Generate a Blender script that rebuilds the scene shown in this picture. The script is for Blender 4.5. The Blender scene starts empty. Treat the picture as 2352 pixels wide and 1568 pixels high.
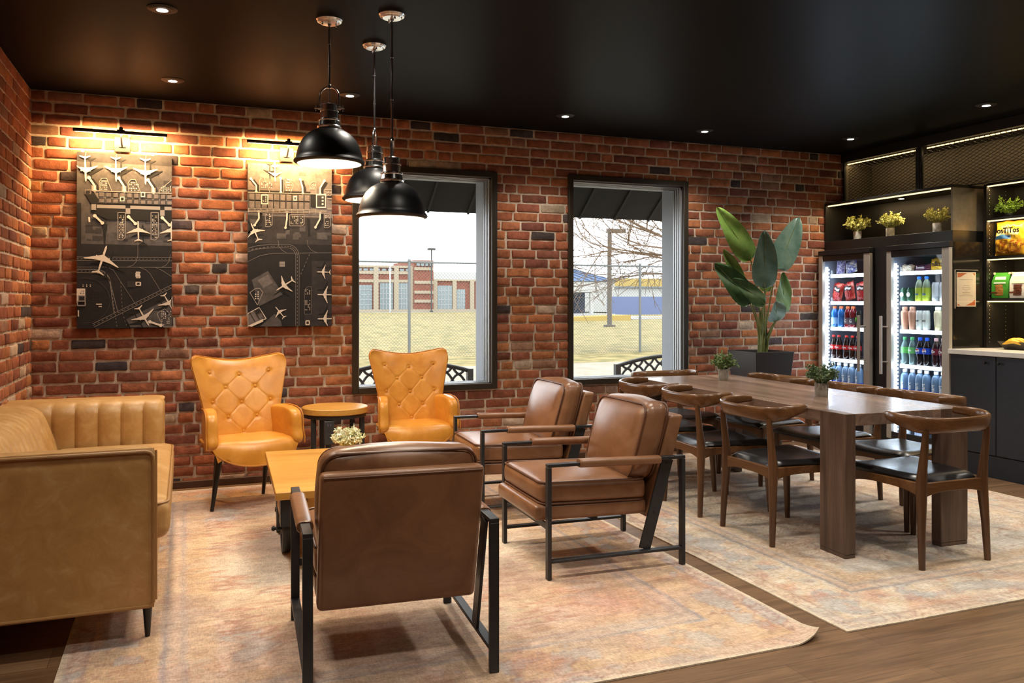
import bpy, bmesh, math, random
import numpy as np
from mathutils import Vector, Matrix
R=math.radians; PI=math.pi
sc=bpy.context.scene
COL=sc.collection
rnd=random.Random(7)

# ------------------------------------------------------------------ materials
def _nt(name):
    m=bpy.data.materials.new(name); m.use_nodes=True
    nt=m.node_tree; nt.nodes.clear()
    out=nt.nodes.new('ShaderNodeOutputMaterial'); p=nt.nodes.new('ShaderNodeBsdfPrincipled')
    nt.links.new(p.outputs[0],out.inputs[0])
    return m,nt,p
def _c(c): return (c[0],c[1],c[2],1.0)
def srgb(r,g,b):
    f=lambda x:(x/255/12.92) if x/255<=.04045 else ((x/255+.055)/1.055)**2.4
    return (f(r),f(g),f(b))
def coords(nt,scale=(1,1,1),kind='Object',rot=(0,0,0)):
    tc=nt.nodes.new('ShaderNodeTexCoord'); mp=nt.nodes.new('ShaderNodeMapping')
    mp.inputs['Scale'].default_value=scale; mp.inputs['Rotation'].default_value=rot
    nt.links.new(tc.outputs[kind],mp.inputs[0]); return mp.outputs[0]
def noise(nt,vec,scale,detail=4,rough=.55,dist=0):
    n=nt.nodes.new('ShaderNodeTexNoise'); n.inputs['Scale'].default_value=scale
    n.inputs['Detail'].default_value=detail; n.inputs['Roughness'].default_value=rough
    n.inputs['Distortion'].default_value=dist
    nt.links.new(vec,n.inputs['Vector']); return n.outputs[0]
def ramp(nt,fac,stops):
    r=nt.nodes.new('ShaderNodeValToRGB'); e=r.color_ramp.elements
    while len(e)<len(stops): e.new(.5)
    for i,(pos,c) in enumerate(stops): e[i].position=pos; e[i].color=_c(c)
    nt.links.new(fac,r.inputs[0]); return r.outputs[0]
def mixc(nt,fac,a,b,mode='MIX'):
    m=nt.nodes.new('ShaderNodeMix'); m.data_type='RGBA'; m.blend_type=mode
    for s,v in ((m.inputs[0],fac),(m.inputs[6],a),(m.inputs[7],b)):
        if isinstance(v,(int,float)): s.default_value=v
        elif isinstance(v,tuple): s.default_value=_c(v)
        else: nt.links.new(v,s)
    return m.outputs[2]
def bump(nt,p,h,strength=.2,dist=.01):
    b=nt.nodes.new('ShaderNodeBump'); b.inputs['Strength'].default_value=strength; b.inputs['Distance'].default_value=dist
    nt.links.new(h,b.inputs['Height']); nt.links.new(b.outputs[0],p.inputs['Normal'])
def plain(name,c,rough=.5,metal=0,coat=0,spec=None):
    m,nt,p=_nt(name); p.inputs['Base Color'].default_value=_c(c)
    p.inputs['Roughness'].default_value=rough; p.inputs['Metallic'].default_value=metal
    if coat: p.inputs['Coat Weight'].default_value=coat; p.inputs['Coat Roughness'].default_value=.15
    if spec is not None: p.inputs['Specular IOR Level'].default_value=spec
    m.diffuse_color=_c(c); return m
def mottled(name,a,b,scale=8,rough=.5,lo=.35,hi=.65,stretch=(1,1,1),bs=0,bscale=200,bdist=.002,metal=0,detail=5,dist=0,coat=0,spec=None):
    m,nt,p=_nt(name); v=coords(nt,stretch); n=noise(nt,v,scale,detail,.6,dist)
    nt.links.new(ramp(nt,n,[(lo,a),(hi,b)]),p.inputs['Base Color'])
    p.inputs['Roughness'].default_value=rough; p.inputs['Metallic'].default_value=metal
    if coat: p.inputs['Coat Weight'].default_value=coat; p.inputs['Coat Roughness'].default_value=.12
    if spec is not None: p.inputs['Specular IOR Level'].default_value=spec
    if bs: bump(nt,p,noise(nt,v,bscale,3),bs,bdist)
    return m
def leather(name,a,b,c,rough=.38,scale=9,vein=.28):
    m,nt,p=_nt(name); v=coords(nt)
    n=noise(nt,v,scale,6,.65,.8); base=ramp(nt,n,[(.3,a),(.52,b),(.72,c)])
    n2=noise(nt,coords(nt,(1,.25,1),rot=(.3,.5,.7)),60,3,.7,1.5)
    base=mixc(nt,ramp(nt,n2,[(.56,(0,0,0)),(.75,(vein,)*3)]),base,c)
    nt.links.new(base,p.inputs['Base Color'])
    rr=ramp(nt,n,[(.3,(rough-.02,)*3),(.7,(rough+.05,)*3)]); nt.links.new(rr,p.inputs['Roughness'])
    h=noise(nt,v,14,4,.6); vo=nt.nodes.new('ShaderNodeTexVoronoi'); vo.inputs['Scale'].default_value=420
    nt.links.new(v,vo.inputs['Vector'])
    hh=mixc(nt,.15,h,vo.outputs[0]); bump(nt,p,hh,.10,.008)
    return m
def wood(name,a,b,c,axis='x',rough=.35,scale=3.0,coat=0,plank=None,fine=45):
    m,nt,p=_nt(name)
    st={'x':(.12,1,1),'y':(1,.12,1),'z':(1,1,.12)}[axis]
    v=coords(nt,st); n=noise(nt,v,scale*3,5,.62,1.2); f=noise(nt,coords(nt,tuple(s if s==1 else .03 for s in st)),fine*3,3,.6)
    base=ramp(nt,n,[(.28,a),(.5,b),(.72,c)])
    base=mixc(nt,ramp(nt,f,[(.4,(0,0,0)),(.7,(.55,.55,.55))]),base,a)
    if plank:
        w,ax=plank
        vv=coords(nt,(1,1,1)); wv=nt.nodes.new('ShaderNodeTexWhiteNoise'); wv.noise_dimensions='1D'
        sep=nt.nodes.new('ShaderNodeSeparateXYZ'); nt.links.new(vv,sep.inputs[0])
        d=nt.nodes.new('ShaderNodeMath'); d.operation='DIVIDE'; d.inputs[1].default_value=w; nt.links.new(sep.outputs[ax],d.inputs[0])
        fl=nt.nodes.new('ShaderNodeMath'); fl.operation='FLOOR'; nt.links.new(d.outputs[0],fl.inputs[0]); nt.links.new(fl.outputs[0],wv.inputs['W'])
        base=mixc(nt,.55,base,ramp(nt,wv.outputs[0],[(0,(.55,.55,.55)),(1,(1.25,1.2,1.15))]),'MULTIPLY')
    nt.links.new(base,p.inputs['Base Color']); p.inputs['Roughness'].default_value=rough
    if coat: p.inputs['Coat Weight'].default_value=coat; p.inputs['Coat Roughness'].default_value=.1
    bump(nt,p,f,.08,.002)
    return m
def emit(name,c,s):
    m=bpy.data.materials.new(name); m.use_nodes=True; nt=m.node_tree; nt.nodes.clear()
    o=nt.nodes.new('ShaderNodeOutputMaterial'); e=nt.nodes.new('ShaderNodeEmission')
    e.inputs[0].default_value=_c(c); e.inputs[1].default_value=s; nt.links.new(e.outputs[0],o.inputs[0]); return m
def pane(name,tint=(1,1,1),refl=.12):
    m=bpy.data.materials.new(name); m.use_nodes=True; nt=m.node_tree; nt.nodes.clear()
    o=nt.nodes.new('ShaderNodeOutputMaterial'); t=nt.nodes.new('ShaderNodeBsdfTransparent'); g=nt.nodes.new('ShaderNodeBsdfGlossy')
    t.inputs[0].default_value=_c(tint); g.inputs['Roughness'].default_value=.02
    lw=nt.nodes.new('ShaderNodeLayerWeight'); lw.inputs[0].default_value=.5
    pw=nt.nodes.new('ShaderNodeMath'); pw.operation='POWER'; pw.inputs[1].default_value=5; nt.links.new(lw.outputs['Facing'],pw.inputs[0])
    fr=nt.nodes.new('ShaderNodeMath'); fr.operation='MULTIPLY_ADD'; fr.inputs[1].default_value=.85; fr.inputs[2].default_value=.025; nt.links.new(pw.outputs[0],fr.inputs[0])
    mx=nt.nodes.new('ShaderNodeMixShader'); nt.links.new(fr.outputs[0],mx.inputs[0])
    nt.links.new(t.outputs[0],mx.inputs[1]); nt.links.new(g.outputs[0],mx.inputs[2]); nt.links.new(mx.outputs[0],o.inputs[0]); return m
def attr_mat(name,rough=.8,nscale=40,amt=.35,bs=.4,bscale=90,bdist=.004,stretch=(1,1,1),thread=0):
    m,nt,p=_nt(name); a=nt.nodes.new('ShaderNodeAttribute'); a.attribute_name='Col'
    v=coords(nt,stretch); n=noise(nt,v,nscale,6,.68)
    k=ramp(nt,n,[(.25,(1-amt,)*3),(.75,(1+amt,)*3)])
    base=mixc(nt,1.0,a.outputs[0],k,'MULTIPLY')
    if thread:
        t=noise(nt,coords(nt,(1,5,1)),26,4,.75); base=mixc(nt,1,base,ramp(nt,t,[(.34,(.80,.78,.76)),(.52,(1.06,1.06,1.06)),(.68,(1.26,1.26,1.26))]),'MULTIPLY')
        t2=noise(nt,coords(nt,(5,1,1)),34,3,.8); base=mixc(nt,.8,base,ramp(nt,t2,[(.35,(.78,.78,.78)),(.65,(1.16,1.16,1.16))]),'MULTIPLY')
        t3=noise(nt,coords(nt,(1,1.6,1)),75,3,.75); base=mixc(nt,ramp(nt,t3,[(.58,(0,0,0)),(.72,(.42,.42,.42))]),base,(.34,.19,.13)); t4=noise(nt,coords(nt,(1.2,2,1),rot=(0,0,.4)),60,3,.75); base=mixc(nt,ramp(nt,t4,[(.58,(0,0,0)),(.73,(.42,.42,.42))]),base,(.36,.38,.40))
    nt.links.new(base,p.inputs['Base Color']); p.inputs['Roughness'].default_value=rough
    p.inputs['Specular IOR Level'].default_value=.25
    bump(nt,p,noise(nt,v,bscale,5,.7),bs,bdist); return m

M={}
M['brick']=attr_mat('brick',.85,20,.42,.85,34,.007)
M['mortar']=mottled('mortar',srgb(182,162,142),srgb(214,196,176),30,.95,bs=.6,bscale=90,bdist=.004)
def ceiling_mat():
    m=bpy.data.materials.new('ceiling_black_paint'); m.use_nodes=True; nt=m.node_tree; nt.nodes.clear()
    o=nt.nodes.new('ShaderNodeOutputMaterial'); d=nt.nodes.new('ShaderNodeBsdfDiffuse'); g=nt.nodes.new('ShaderNodeBsdfGlossy'); mx=nt.nodes.new('ShaderNodeMixShader')
    d.inputs[0].default_value=(.0055,.0056,.006,1); g.inputs[0].default_value=(.9,.95,1,1); g.inputs['Roughness'].default_value=.38
    lw=nt.nodes.new('ShaderNodeLayerWeight'); pw=nt.nodes.new('ShaderNodeMath'); pw.operation='POWER'; pw.inputs[1].default_value=5; nt.links.new(lw.outputs['Facing'],pw.inputs[0])
    ma=nt.nodes.new('ShaderNodeMath'); ma.operation='MULTIPLY_ADD'; ma.inputs[1].default_value=.06; ma.inputs[2].default_value=.028; nt.links.new(pw.outputs[0],ma.inputs[0])
    b=nt.nodes.new('ShaderNodeBump'); b.inputs['Strength'].default_value=.10; b.inputs['Distance'].default_value=.012; nt.links.new(noise(nt,coords(nt),5,3),b.inputs['Height']); nt.links.new(b.outputs[0],g.inputs['Normal'])
    nt.links.new(ma.outputs[0],mx.inputs[0]); nt.links.new(d.outputs[0],mx.inputs[1]); nt.links.new(g.outputs[0],mx.inputs[2]); nt.links.new(mx.outputs[0],o.inputs[0]); return m
M['ceiling']=ceiling_mat()
M['plain_wall']=plain('warm_plaster',(.40,.37,.33),.8)
M['baseboard']=wood('baseboard_wood',(.05,.022,.012),(.09,.04,.02),(.12,.055,.03),'x',.5)
M['blackmetal']=mottled('black_steel',(.012,.013,.016),(.02,.021,.024),20,.42,bs=.05,bscale=300)
M['matteblack']=plain('matte_black',(.012,.012,.013),.55)
M['satinblack']=plain('satin_black',(.008,.008,.009),.40)
M['chrome']=plain('chrome',(.88,.89,.91),.20,1)
M['steel']=plain('brushed_steel',(.50,.47,.43),.42,.25)
M['nickel']=plain('brushed_nickel',(.035,.033,.032),.45,.2)
M['whitelin']=plain('white_enamel',(.85,.83,.78),.5)
M['bulb']=emit('lamp_glow',(1,.90,.74),14)
M['down']=emit('downlight_glow',(1,.90,.76),30)
M['puck']=emit('puck_glow',(1,.80,.60),14)
M['led_warm']=emit('led_warm',(1,.70,.30),2.6)
M['led_white']=emit('led_white',(.82,.91,1),15)
M['led_reflect']=emit('led_reflection_glow',(.80,.90,1),5)  # glow for the imitated reflection of the fridge light tube
M['orange']=leather('cognac_leather',(.50,.20,.024),(.61,.265,.036),(.69,.33,.056),.33,7,.10)
M['orangeseam']=plain('cognac_seam',(.46,.18,.025),.45)
M['sofa']=leather('tan_leather',(.38,.20,.062),(.45,.25,.085),(.54,.34,.145),.40,11)
M['sofaseam']=plain('tan_piping',(.33,.17,.055),.45)
M['brown']=leather('brown_leather',(.17,.075,.034),(.225,.105,.050),(.29,.145,.076),.30,5,.05)
M['brownseam']=plain('brown_piping',(.11,.042,.018),.42)
M['darkleg']=plain('ebonised_leg',(.01,.009,.009),.35)
M['oak']=wood('golden_oak',(.43,.20,.036),(.57,.295,.06),(.65,.365,.09),'x',.35,2.2)
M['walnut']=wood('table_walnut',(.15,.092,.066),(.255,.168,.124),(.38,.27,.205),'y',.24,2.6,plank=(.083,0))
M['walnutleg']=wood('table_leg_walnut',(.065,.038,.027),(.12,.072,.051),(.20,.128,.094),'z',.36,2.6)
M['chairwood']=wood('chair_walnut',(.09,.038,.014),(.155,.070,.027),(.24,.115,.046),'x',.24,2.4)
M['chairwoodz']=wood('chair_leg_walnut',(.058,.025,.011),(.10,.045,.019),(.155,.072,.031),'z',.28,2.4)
M['blackleather']=mottled('black_leather',(.010,.010,.011),(.018,.018,.019),12,.27,bs=.1,bscale=400,bdist=.001)
M['concrete']=mottled('grey_concrete',(.28,.25,.21),(.46,.42,.36),14,.85,bs=.2,bscale=60)
M['planter']=plain('planter_bronze',(.022,.016,.015),.42)
M['soil']=mottled('soil',(.02,.012,.006),(.06,.035,.02),60,.95,bs=.8,bscale=80,bdist=.01)
def leafm(name,a,b,rough=.35,trans=.15):
    m=mottled(name,a,b,14,rough,bs=.15,bscale=60,bdist=.002); return m
M['leaf_l']=leafm('leaf_light',(.15,.27,.05),(.23,.36,.085)); M['leaf_d']=leafm('leaf_dark',(.028,.075,.022),(.06,.13,.04))
M['leaf_m']=leafm('leaf_mid',(.075,.17,.035),(.14,.25,.065)); M['leaf_sheen']=leafm('leaf_window_sheen',(.10,.19,.145),(.16,.26,.20),.26)  # the bluish one carries painted window sheen in its base colour
M['stalk']=leafm('stalk',(.14,.18,.05),(.24,.28,.10))
M['bushy']=leafm('small_leaf_green',(.07,.14,.035),(.24,.33,.11),.5); M['bushy_y']=leafm('small_leaf_lime',(.26,.27,.05),(.55,.53,.17),.5)
M['bushy_g']=leafm('small_leaf_bright',(.12,.24,.02),(.28,.44,.05),.5); M['bushy_w']=leafm('pale_blossom',(.62,.64,.34),(.92,.92,.80),.6)
M['bushy_d']=leafm('small_leaf_dusty',(.05,.10,.035),(.17,.24,.10),.5)
M['cab_blue']=mottled('navy_laminate',(.0165,.021,.032),(.021,.026,.038),30,.5)
M['counter']=mottled('white_counter',(.72,.69,.64),(.80,.77,.72),20,.3)
M['lam_black']=mottled('black_laminate',(.012,.011,.010),(.017,.0155,.0135),40,.34,bs=.04,bscale=200)
M['lam_spill']=mottled('black_laminate_lit',(.15,.125,.088),(.19,.16,.115),25,.36,bs=.04,bscale=200)  # black laminate coloured tan to hold the light spilling from the shelf strips
M['soffit']=plain('dark_bronze_board',(.085,.070,.048),.55)
M['palepot']=mottled('pale_marbled_pot',(.42,.39,.34),(.72,.69,.63),26,.6,.42,.56)
M['gloss_side']=mottled('glossy_black_panel',(.012,.011,.010),(.02,.018,.015),8,.12)
M['fr_black']=plain('fridge_black',(.014,.014,.016),.35)
M['fr_in']=plain('fridge_liner',(.15,.18,.23),.45)
M['fr_liner']=plain('fridge_white_liner',(.55,.60,.68),.5)
M['clear']=pane('door_glass',(.93,.96,.98)); M['winglass']=pane('window_glass',(.97,.98,.98))
M['acrylic']=pane('clear_acrylic',(.95,.95,.95))
M['casing']=plain('bronze_casing',(.030,.022,.014),.42)
M['alu']=plain('aluminium',(.36,.37,.39),.4,.6)
M['alu_d']=plain('dark_gasket',(.03,.03,.03),.6)
M['reveal']=plain('painted_reveal',(.24,.255,.285),.6)
def pc(name,r,g,b,rough=.45): 
    if name not in M: M[name]=plain(name,srgb(r,g,b),rough)
    return M[name]

# ------------------------------------------------------------------ mesh builder
class MB:
    def __init__(s): s.v=[]; s.f=[]; s.m=[]
    def add(s,vs,fs,mi=0):
        o=len(s.v); s.v+=[tuple(v) for v in vs]; s.f+=[tuple(i+o for i in f) for f in fs]; s.m+=[mi]*len(fs); return s
    def box(s,x0,y0,z0,x1,y1,z1,mi=0,fn=None):
        vs=[(x,y,z) for z in (z0,z1) for y in (y0,y1) for x in (x0,x1)]
        if fn: vs=[fn(v) for v in vs]
        return s.add(vs,[(0,2,3,1),(4,5,7,6),(0,1,5,4),(2,6,7,3),(0,4,6,2),(1,3,7,5)],mi)
    def bar(s,p,q,w,h,up=(0,0,1),mi=0,w2=None,h2=None):
        p=Vector(p);q=Vector(q);d=(q-p).normalized();u=Vector(up)
        r=d.cross(u)
        if r.length<1e-5: r=d.cross(Vector((1,0,0)))
        r.normalize(); u=r.cross(d).normalized(); w2=w if w2 is None else w2; h2=h if h2 is None else h2
        vs=[p+r*a*w/2+u*b*h/2 for b in(-1,1) for a in(-1,1)]+[q+r*a*w2/2+u*b*h2/2 for b in(-1,1) for a in(-1,1)]
        return s.add(vs,[(0,2,3,1),(4,5,7,6),(0,1,5,4),(2,6,7,3),(0,4,6,2),(1,3,7,5)],mi)
    def tube(s,pts,r,n=8,closed=False,mi=0,caps=True,sq=None):
        pts=[Vector(p) for p in pts]; N=len(pts); rs=r if isinstance(r,(list,tuple)) else [r]*N
        T=[]
        for i in range(N):
            a=pts[(i-1)%N] if (closed or i>0) else pts[i]; b=pts[(i+1)%N] if (closed or i<N-1) else pts[i]
            t=(b-a); T.append(t.normalized() if t.length>1e-9 else Vector((0,0,1)))
        u=T[0].orthogonal().normalized(); rings=[]
        for i in range(N):
            u=(u-T[i]*u.dot(T[i])); u=u.normalized() if u.length>1e-6 else T[i].orthogonal().normalized(); w=T[i].cross(u)
            rings.append([pts[i]+(u*math.cos(2*PI*k/n)+w*math.sin(2*PI*k/n))*rs[i] for k in range(n)])
        vs=[v for rg in rings for v in rg]; fs=[]
        for i in range(N if closed else N-1):
            j=(i+1)%N
            for k in range(n): fs.append((i*n+k,i*n+(k+1)%n,j*n+(k+1)%n,j*n+k))
        if caps and not closed: fs.append(tuple(range(n-1,-1,-1))); fs.append(tuple((N-1)*n+k for k in range(n)))
        return s.add(vs,fs,mi)
    def lathe(s,prof,n=24,c=(0,0,0),mi=0,mat=None,mis=None,sqx=1,sqy=1):
        vs=[];fs=[];ms=[]
        for r,z in prof:
            for k in range(n):
                a=2*PI*k/n; v=Vector((r*math.cos(a)*sqx,r*math.sin(a)*sqy,z))
                vs.append((mat@v if mat else v)+Vector(c))
        L=len(prof)
        for i in range(L-1):
            for k in range(n): fs.append((i*n+k,i*n+(k+1)%n,(i+1)*n+(k+1)%n,(i+1)*n+k)); ms.append(mis[i] if mis else mi)
        if prof[0][0]>1e-6: fs.append(tuple(range(n-1,-1,-1))); ms.append(mis[0] if mis else mi)
        if prof[-1][0]>1e-6: fs.append(tuple((L-1)*n+k for k in range(n))); ms.append(mis[-1] if mis else mi)
        o=len(s.v); s.v+=[tuple(v) for v in vs]; s.f+=[tuple(i+o for i in f) for f in fs]; s.m+=ms; return s
    def prism(s,poly,d,fn=lambda a,b,c:(a,b,c),mi=0):
        n=len(poly); vs=[fn(a,b,0) for a,b in poly]+[fn(a,b,d) for a,b in poly]
        return s.add(vs,[tuple(range(n-1,-1,-1)),tuple(range(n,2*n))]+[(i,(i+1)%n,(i+1)%n+n,i+n) for i in range(n)],mi)
    def sheet(s,fn,nu,nv,mi=0,closeu=False):
        vs=[fn(i/(nu),j/(nv)) for j in range(nv+1) for i in range(nu+1)]
        W=nu+1
        return s.add(vs,[(j*W+i,j*W+i+1,(j+1)*W+i+1,(j+1)*W+i) for j in range(nv) for i in range(nu)],mi)
    def slab(s,f1,f2,nu,nv,mi=0):
        W=nu+1; A=[f1(i/nu,j/nv) for j in range(nv+1) for i in range(W)]; B=[f2(i/nu,j/nv) for j in range(nv+1) for i in range(W)]
        n=len(A); fs=[]
        for j in range(nv):
            for i in range(nu):
                q=(j*W+i,j*W+i+1,(j+1)*W+i+1,(j+1)*W+i); fs.append(q); fs.append(tuple(n+k for k in reversed(q)))
        ed=[i for i in range(W)]+[j*W+nu for j in range(1,nv+1)]+[nv*W+i for i in range(nu-1,-1,-1)]+[j*W for j in range(nv-1,0,-1)]
        for a,b in zip(ed,ed[1:]+ed[:1]): fs.append((a,n+a,n+b,b))
        return s.add(A+B,fs,mi)
    def pbox(s,c,sz,r,puff=(0,0,0),n=10,fn=None,mi=0):
        h=[x/2 for x in sz]; r=min(r,min(h)*.98); idx={}; vs=[]; fs=[]
        def g(t,hh):  # denser toward edges
            k=(hh-r)/hh
            return t
        ts=[]
        for ax in range(3):
            hh=h[ax]; inner=hh-r; m=max(2,n-4)
            a=[-hh+r*(1-math.cos(q*PI/4/1))/1 for q in (0,1)]
            l=[-hh,-hh+r*.12,-hh+r*.5]+[-inner+2*inner*i/m for i in range(m+1)]+[hh-r*.5,hh-r*.12,hh]
            ts.append(l)
        K=len(ts[0])-1
        def vert(i,j,k):
            key=(i,j,k)
            if key in idx: return idx[key]
            p=[ts[0][i],ts[1][j],ts[2][k]]
            q=[max(-(h[a]-r),min(h[a]-r,p[a])) for a in range(3)]
            d=Vector([p[a]-q[a] for a in range(3)])
            if d.length>1e-9: d=d.normalized()*r
            o=[q[a]+d[a] for a in range(3)]; u=[o[a]/h[a] for a in range(3)]
            w=list(o)
            for a in range(3):
                if puff[a]:
                    b,cc=[x for x in range(3) if x!=a]
                    w[a]+=u[a]*puff[a]*max(0,1-u[b]**2)*max(0,1-u[cc]**2)
            v=Vector((w[0]+c[0],w[1]+c[1],w[2]+c[2]))
            if fn: v=Vector(fn(v))
            idx[key]=len(vs); vs.append(v); return idx[key]
        for i in range(K):
            for j in range(K):
                fs.append((vert(i,j,0),vert(i,j+1,0),vert(i+1,j+1,0),vert(i+1,j,0))); fs.append((vert(i,j,K),vert(i+1,j,K),vert(i+1,j+1,K),vert(i,j+1,K)))
                fs.append((vert(i,0,j),vert(i+1,0,j),vert(i+1,0,j+1),vert(i,0,j+1))); fs.append((vert(i,K,j),vert(i,K,j+1),vert(i+1,K,j+1),vert(i+1,K,j)))
                fs.append((vert(0,i,j),vert(0,i,j+1),vert(0,i+1,j+1),vert(0,i+1,j))); fs.append((vert(K,i,j),vert(K,i+1,j),vert(K,i+1,j+1),vert(K,i,j+1)))
        return s.add(vs,fs,mi)
    def build(s,name,mats,parent=None,smooth=40,bevel=0,seg=2,sub=0,recalc=True):
        me=bpy.data.meshes.new(name); me.from_pydata(s.v,[],s.f); 
        if not isinstance(mats,(list,tuple)): mats=[mats]
        for m in mats: me.materials.append(m)
        if len(mats)>1: me.polygons.foreach_set('material_index',s.m)
        if recalc:
            bm=bmesh.new(); bm.from_mesh(me); bmesh.ops.recalc_face_normals(bm,faces=bm.faces); bm.to_mesh(me); bm.free()
        if smooth:
            me.polygons.foreach_set('use_smooth',[True]*len(me.polygons)); me.set_sharp_from_angle(angle=R(smooth))
        me.update()
        o=bpy.data.objects.new(name,me); COL.objects.link(o)
        if parent: o.parent=parent
        if bevel:
            b=o.modifiers.new('Bevel','BEVEL'); b.width=bevel; b.segments=seg; b.limit_method='ANGLE'; b.angle_limit=R(35)
        if sub:
            b=o.modifiers.new('Subsurf','SUBSURF'); b.levels=sub; b.render_levels=sub
        return o
def tag(o,label=None,cat=None,group=None,kind=None):
    if label: o['label']=label
    if cat: o['category']=cat
    if group: o['group']=group
    if kind: o['kind']=kind
    return o
def empty(name,loc=(0,0,0),rz=0,label=None,cat=None,group=None):
    o=bpy.data.objects.new(name,None); COL.objects.link(o); o.location=loc; o.rotation_euler=(0,0,rz); o.empty_display_size=.1
    return tag(o,label,cat,group)
def copy_tree(o,parent=None):
    c=o.copy(); COL.objects.link(c); c.parent=parent
    for ch in list(o.children): copy_tree(ch,c)
    return c
def place(proto,first,loc,rz,label,scale=None):
    o=proto if first else copy_tree(proto)
    o.location=loc; o.rotation_euler=(0,0,rz); o['label']=label
    if scale: o.scale=scale
    return o
def rrect(hx,hy,r,n=5):
    p=[]
    for cx,cy,a0 in ((hx-r,hy-r,0),(-hx+r,hy-r,90),(-hx+r,-hy+r,180),(hx-r,-hy+r,270)):
        for i in range(n+1):
            a=R(a0+90*i/n); p.append((cx+r*math.cos(a),cy+r*math.sin(a)))
    return p
def bez(p0,p1,p2,n=10):
    p0,p1,p2=Vector(p0),Vector(p1),Vector(p2)
    return [p0*(1-t)**2+p1*2*t*(1-t)+p2*t*t for t in [i/n for i in range(n+1)]]
def text_part(txt,size,mat,parent,loc,rot,name='lettering',sx=1,bold=0,shear=0):
    cu=bpy.data.curves.new('t','FONT'); cu.body=txt; cu.size=size; cu.align_x='CENTER'; cu.align_y='CENTER'; cu.extrude=.0006; cu.offset=bold; cu.shear=shear
    cu.resolution_u=3
    to=bpy.data.objects.new('t',cu); COL.objects.link(to); dg=bpy.context.evaluated_depsgraph_get()
    me=bpy.data.meshes.new_from_object(to.evaluated_get(dg)); bpy.data.objects.remove(to); bpy.data.curves.remove(cu)
    me.materials.clear(); me.materials.append(mat); me.name=name
    o=bpy.data.objects.new(name,me); COL.objects.link(o); o.parent=parent; o.location=loc; o.rotation_euler=rot; o.scale=(sx,1,1); return o

# ------------------------------------------------------------------ camera
cam=bpy.data.cameras.new('camera'); cam.sensor_width=36; cam.lens=1920/2352*36; cam.shift_y=-91/2352; cam.clip_end=400; cam.clip_start=.05
co=bpy.data.objects.new('camera',cam); COL.objects.link(co); co.location=(0,0,1.3208); co.rotation_euler=(R(90),0,R(-21.4)); sc.camera=co
sc.view_settings.view_transform='Standard'; sc.view_settings.look='None'; sc.view_settings.gamma=1; sc.view_settings.use_curve_mapping=False
sc.view_settings.exposure=.12
w=bpy.data.worlds.new('world'); sc.world=w; w.use_nodes=True
bg=w.node_tree.nodes['Background']; bg.inputs[0].default_value=(.93,.97,1,1); bg.inputs[1].default_value=4.5

# ------------------------------------------------------------------ room shell
H=2.745; YB=6.39; XL=-.96; XR=6.32; YN=-3.2
def struct(o): o['kind']='structure'; return o
OPEN=[(1.215,2.342,.642,2.35),(3.03,4.16,.645,2.368)]
# floor: vinyl planks running across the room
def floor_mat():
    m,nt,p=_nt('walnut_plank_floor'); v=coords(nt)
    br=nt.nodes.new('ShaderNodeTexBrick'); br.offset=.37; br.inputs['Scale'].default_value=1; br.inputs['Brick Width'].default_value=1.25; br.inputs['Row Height'].default_value=.19
    br.inputs['Mortar Size'].default_value=.0012; br.inputs['Color1'].default_value=_c((.150,.080,.038)); br.inputs['Color2'].default_value=_c((.205,.118,.060)); br.inputs['Mortar'].default_value=_c((.085,.046,.024))
    nt.links.new(v,br.inputs['Vector'])
    n=noise(nt,coords(nt,(.1,1,1)),16,6,.65,1.0); f=noise(nt,coords(nt,(.035,1,1)),120,3,.6)
    b=mixc(nt,1,br.outputs[0],ramp(nt,n,[(.3,(.62,.6,.58)),(.7,(1.4,1.4,1.4))]),'MULTIPLY')
    b=mixc(nt,.7,b,ramp(nt,f,[(.35,(.75,.75,.75)),(.65,(1.2,1.2,1.2))]),'MULTIPLY')
    nt.links.new(b,p.inputs['Base Color']); p.inputs['Roughness'].default_value=.42
    bump(nt,p,f,.1,.002); return m
struct(MB().box(XL-.15,YN-.1,-.1,XR+.1,YB+.35,0).build('floor',floor_mat(),smooth=0))
struct(MB().box(XL-.15,YN-.1,H,XR+.1,YB+.35,H+.12).build('ceiling',M['ceiling'],smooth=0))
struct(MB().box(XR,YN,0,XR+.1,YB,H).build('wall_right',M['plain_wall'],smooth=0))
struct(MB().box(XL,YN-.1,0,XR,YN,H).build('wall_near',M['plain_wall'],smooth=0))
PAL=[((156,95,66),.28),((170,108,72),.20),((142,84,62),.27),((124,74,60),.12),((72,62,62),.045),((176,152,132),.035),((148,108,88),.03)]
def brickcol(g):
    x=g.random(); 
    for c,pb in PAL:
        x-=pb
        if x<0: break
    k=g.uniform(.88,1.12); cc=srgb(*c); return tuple(min(1,q*k*g.uniform(.95,1.05)) for q in cc)
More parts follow.
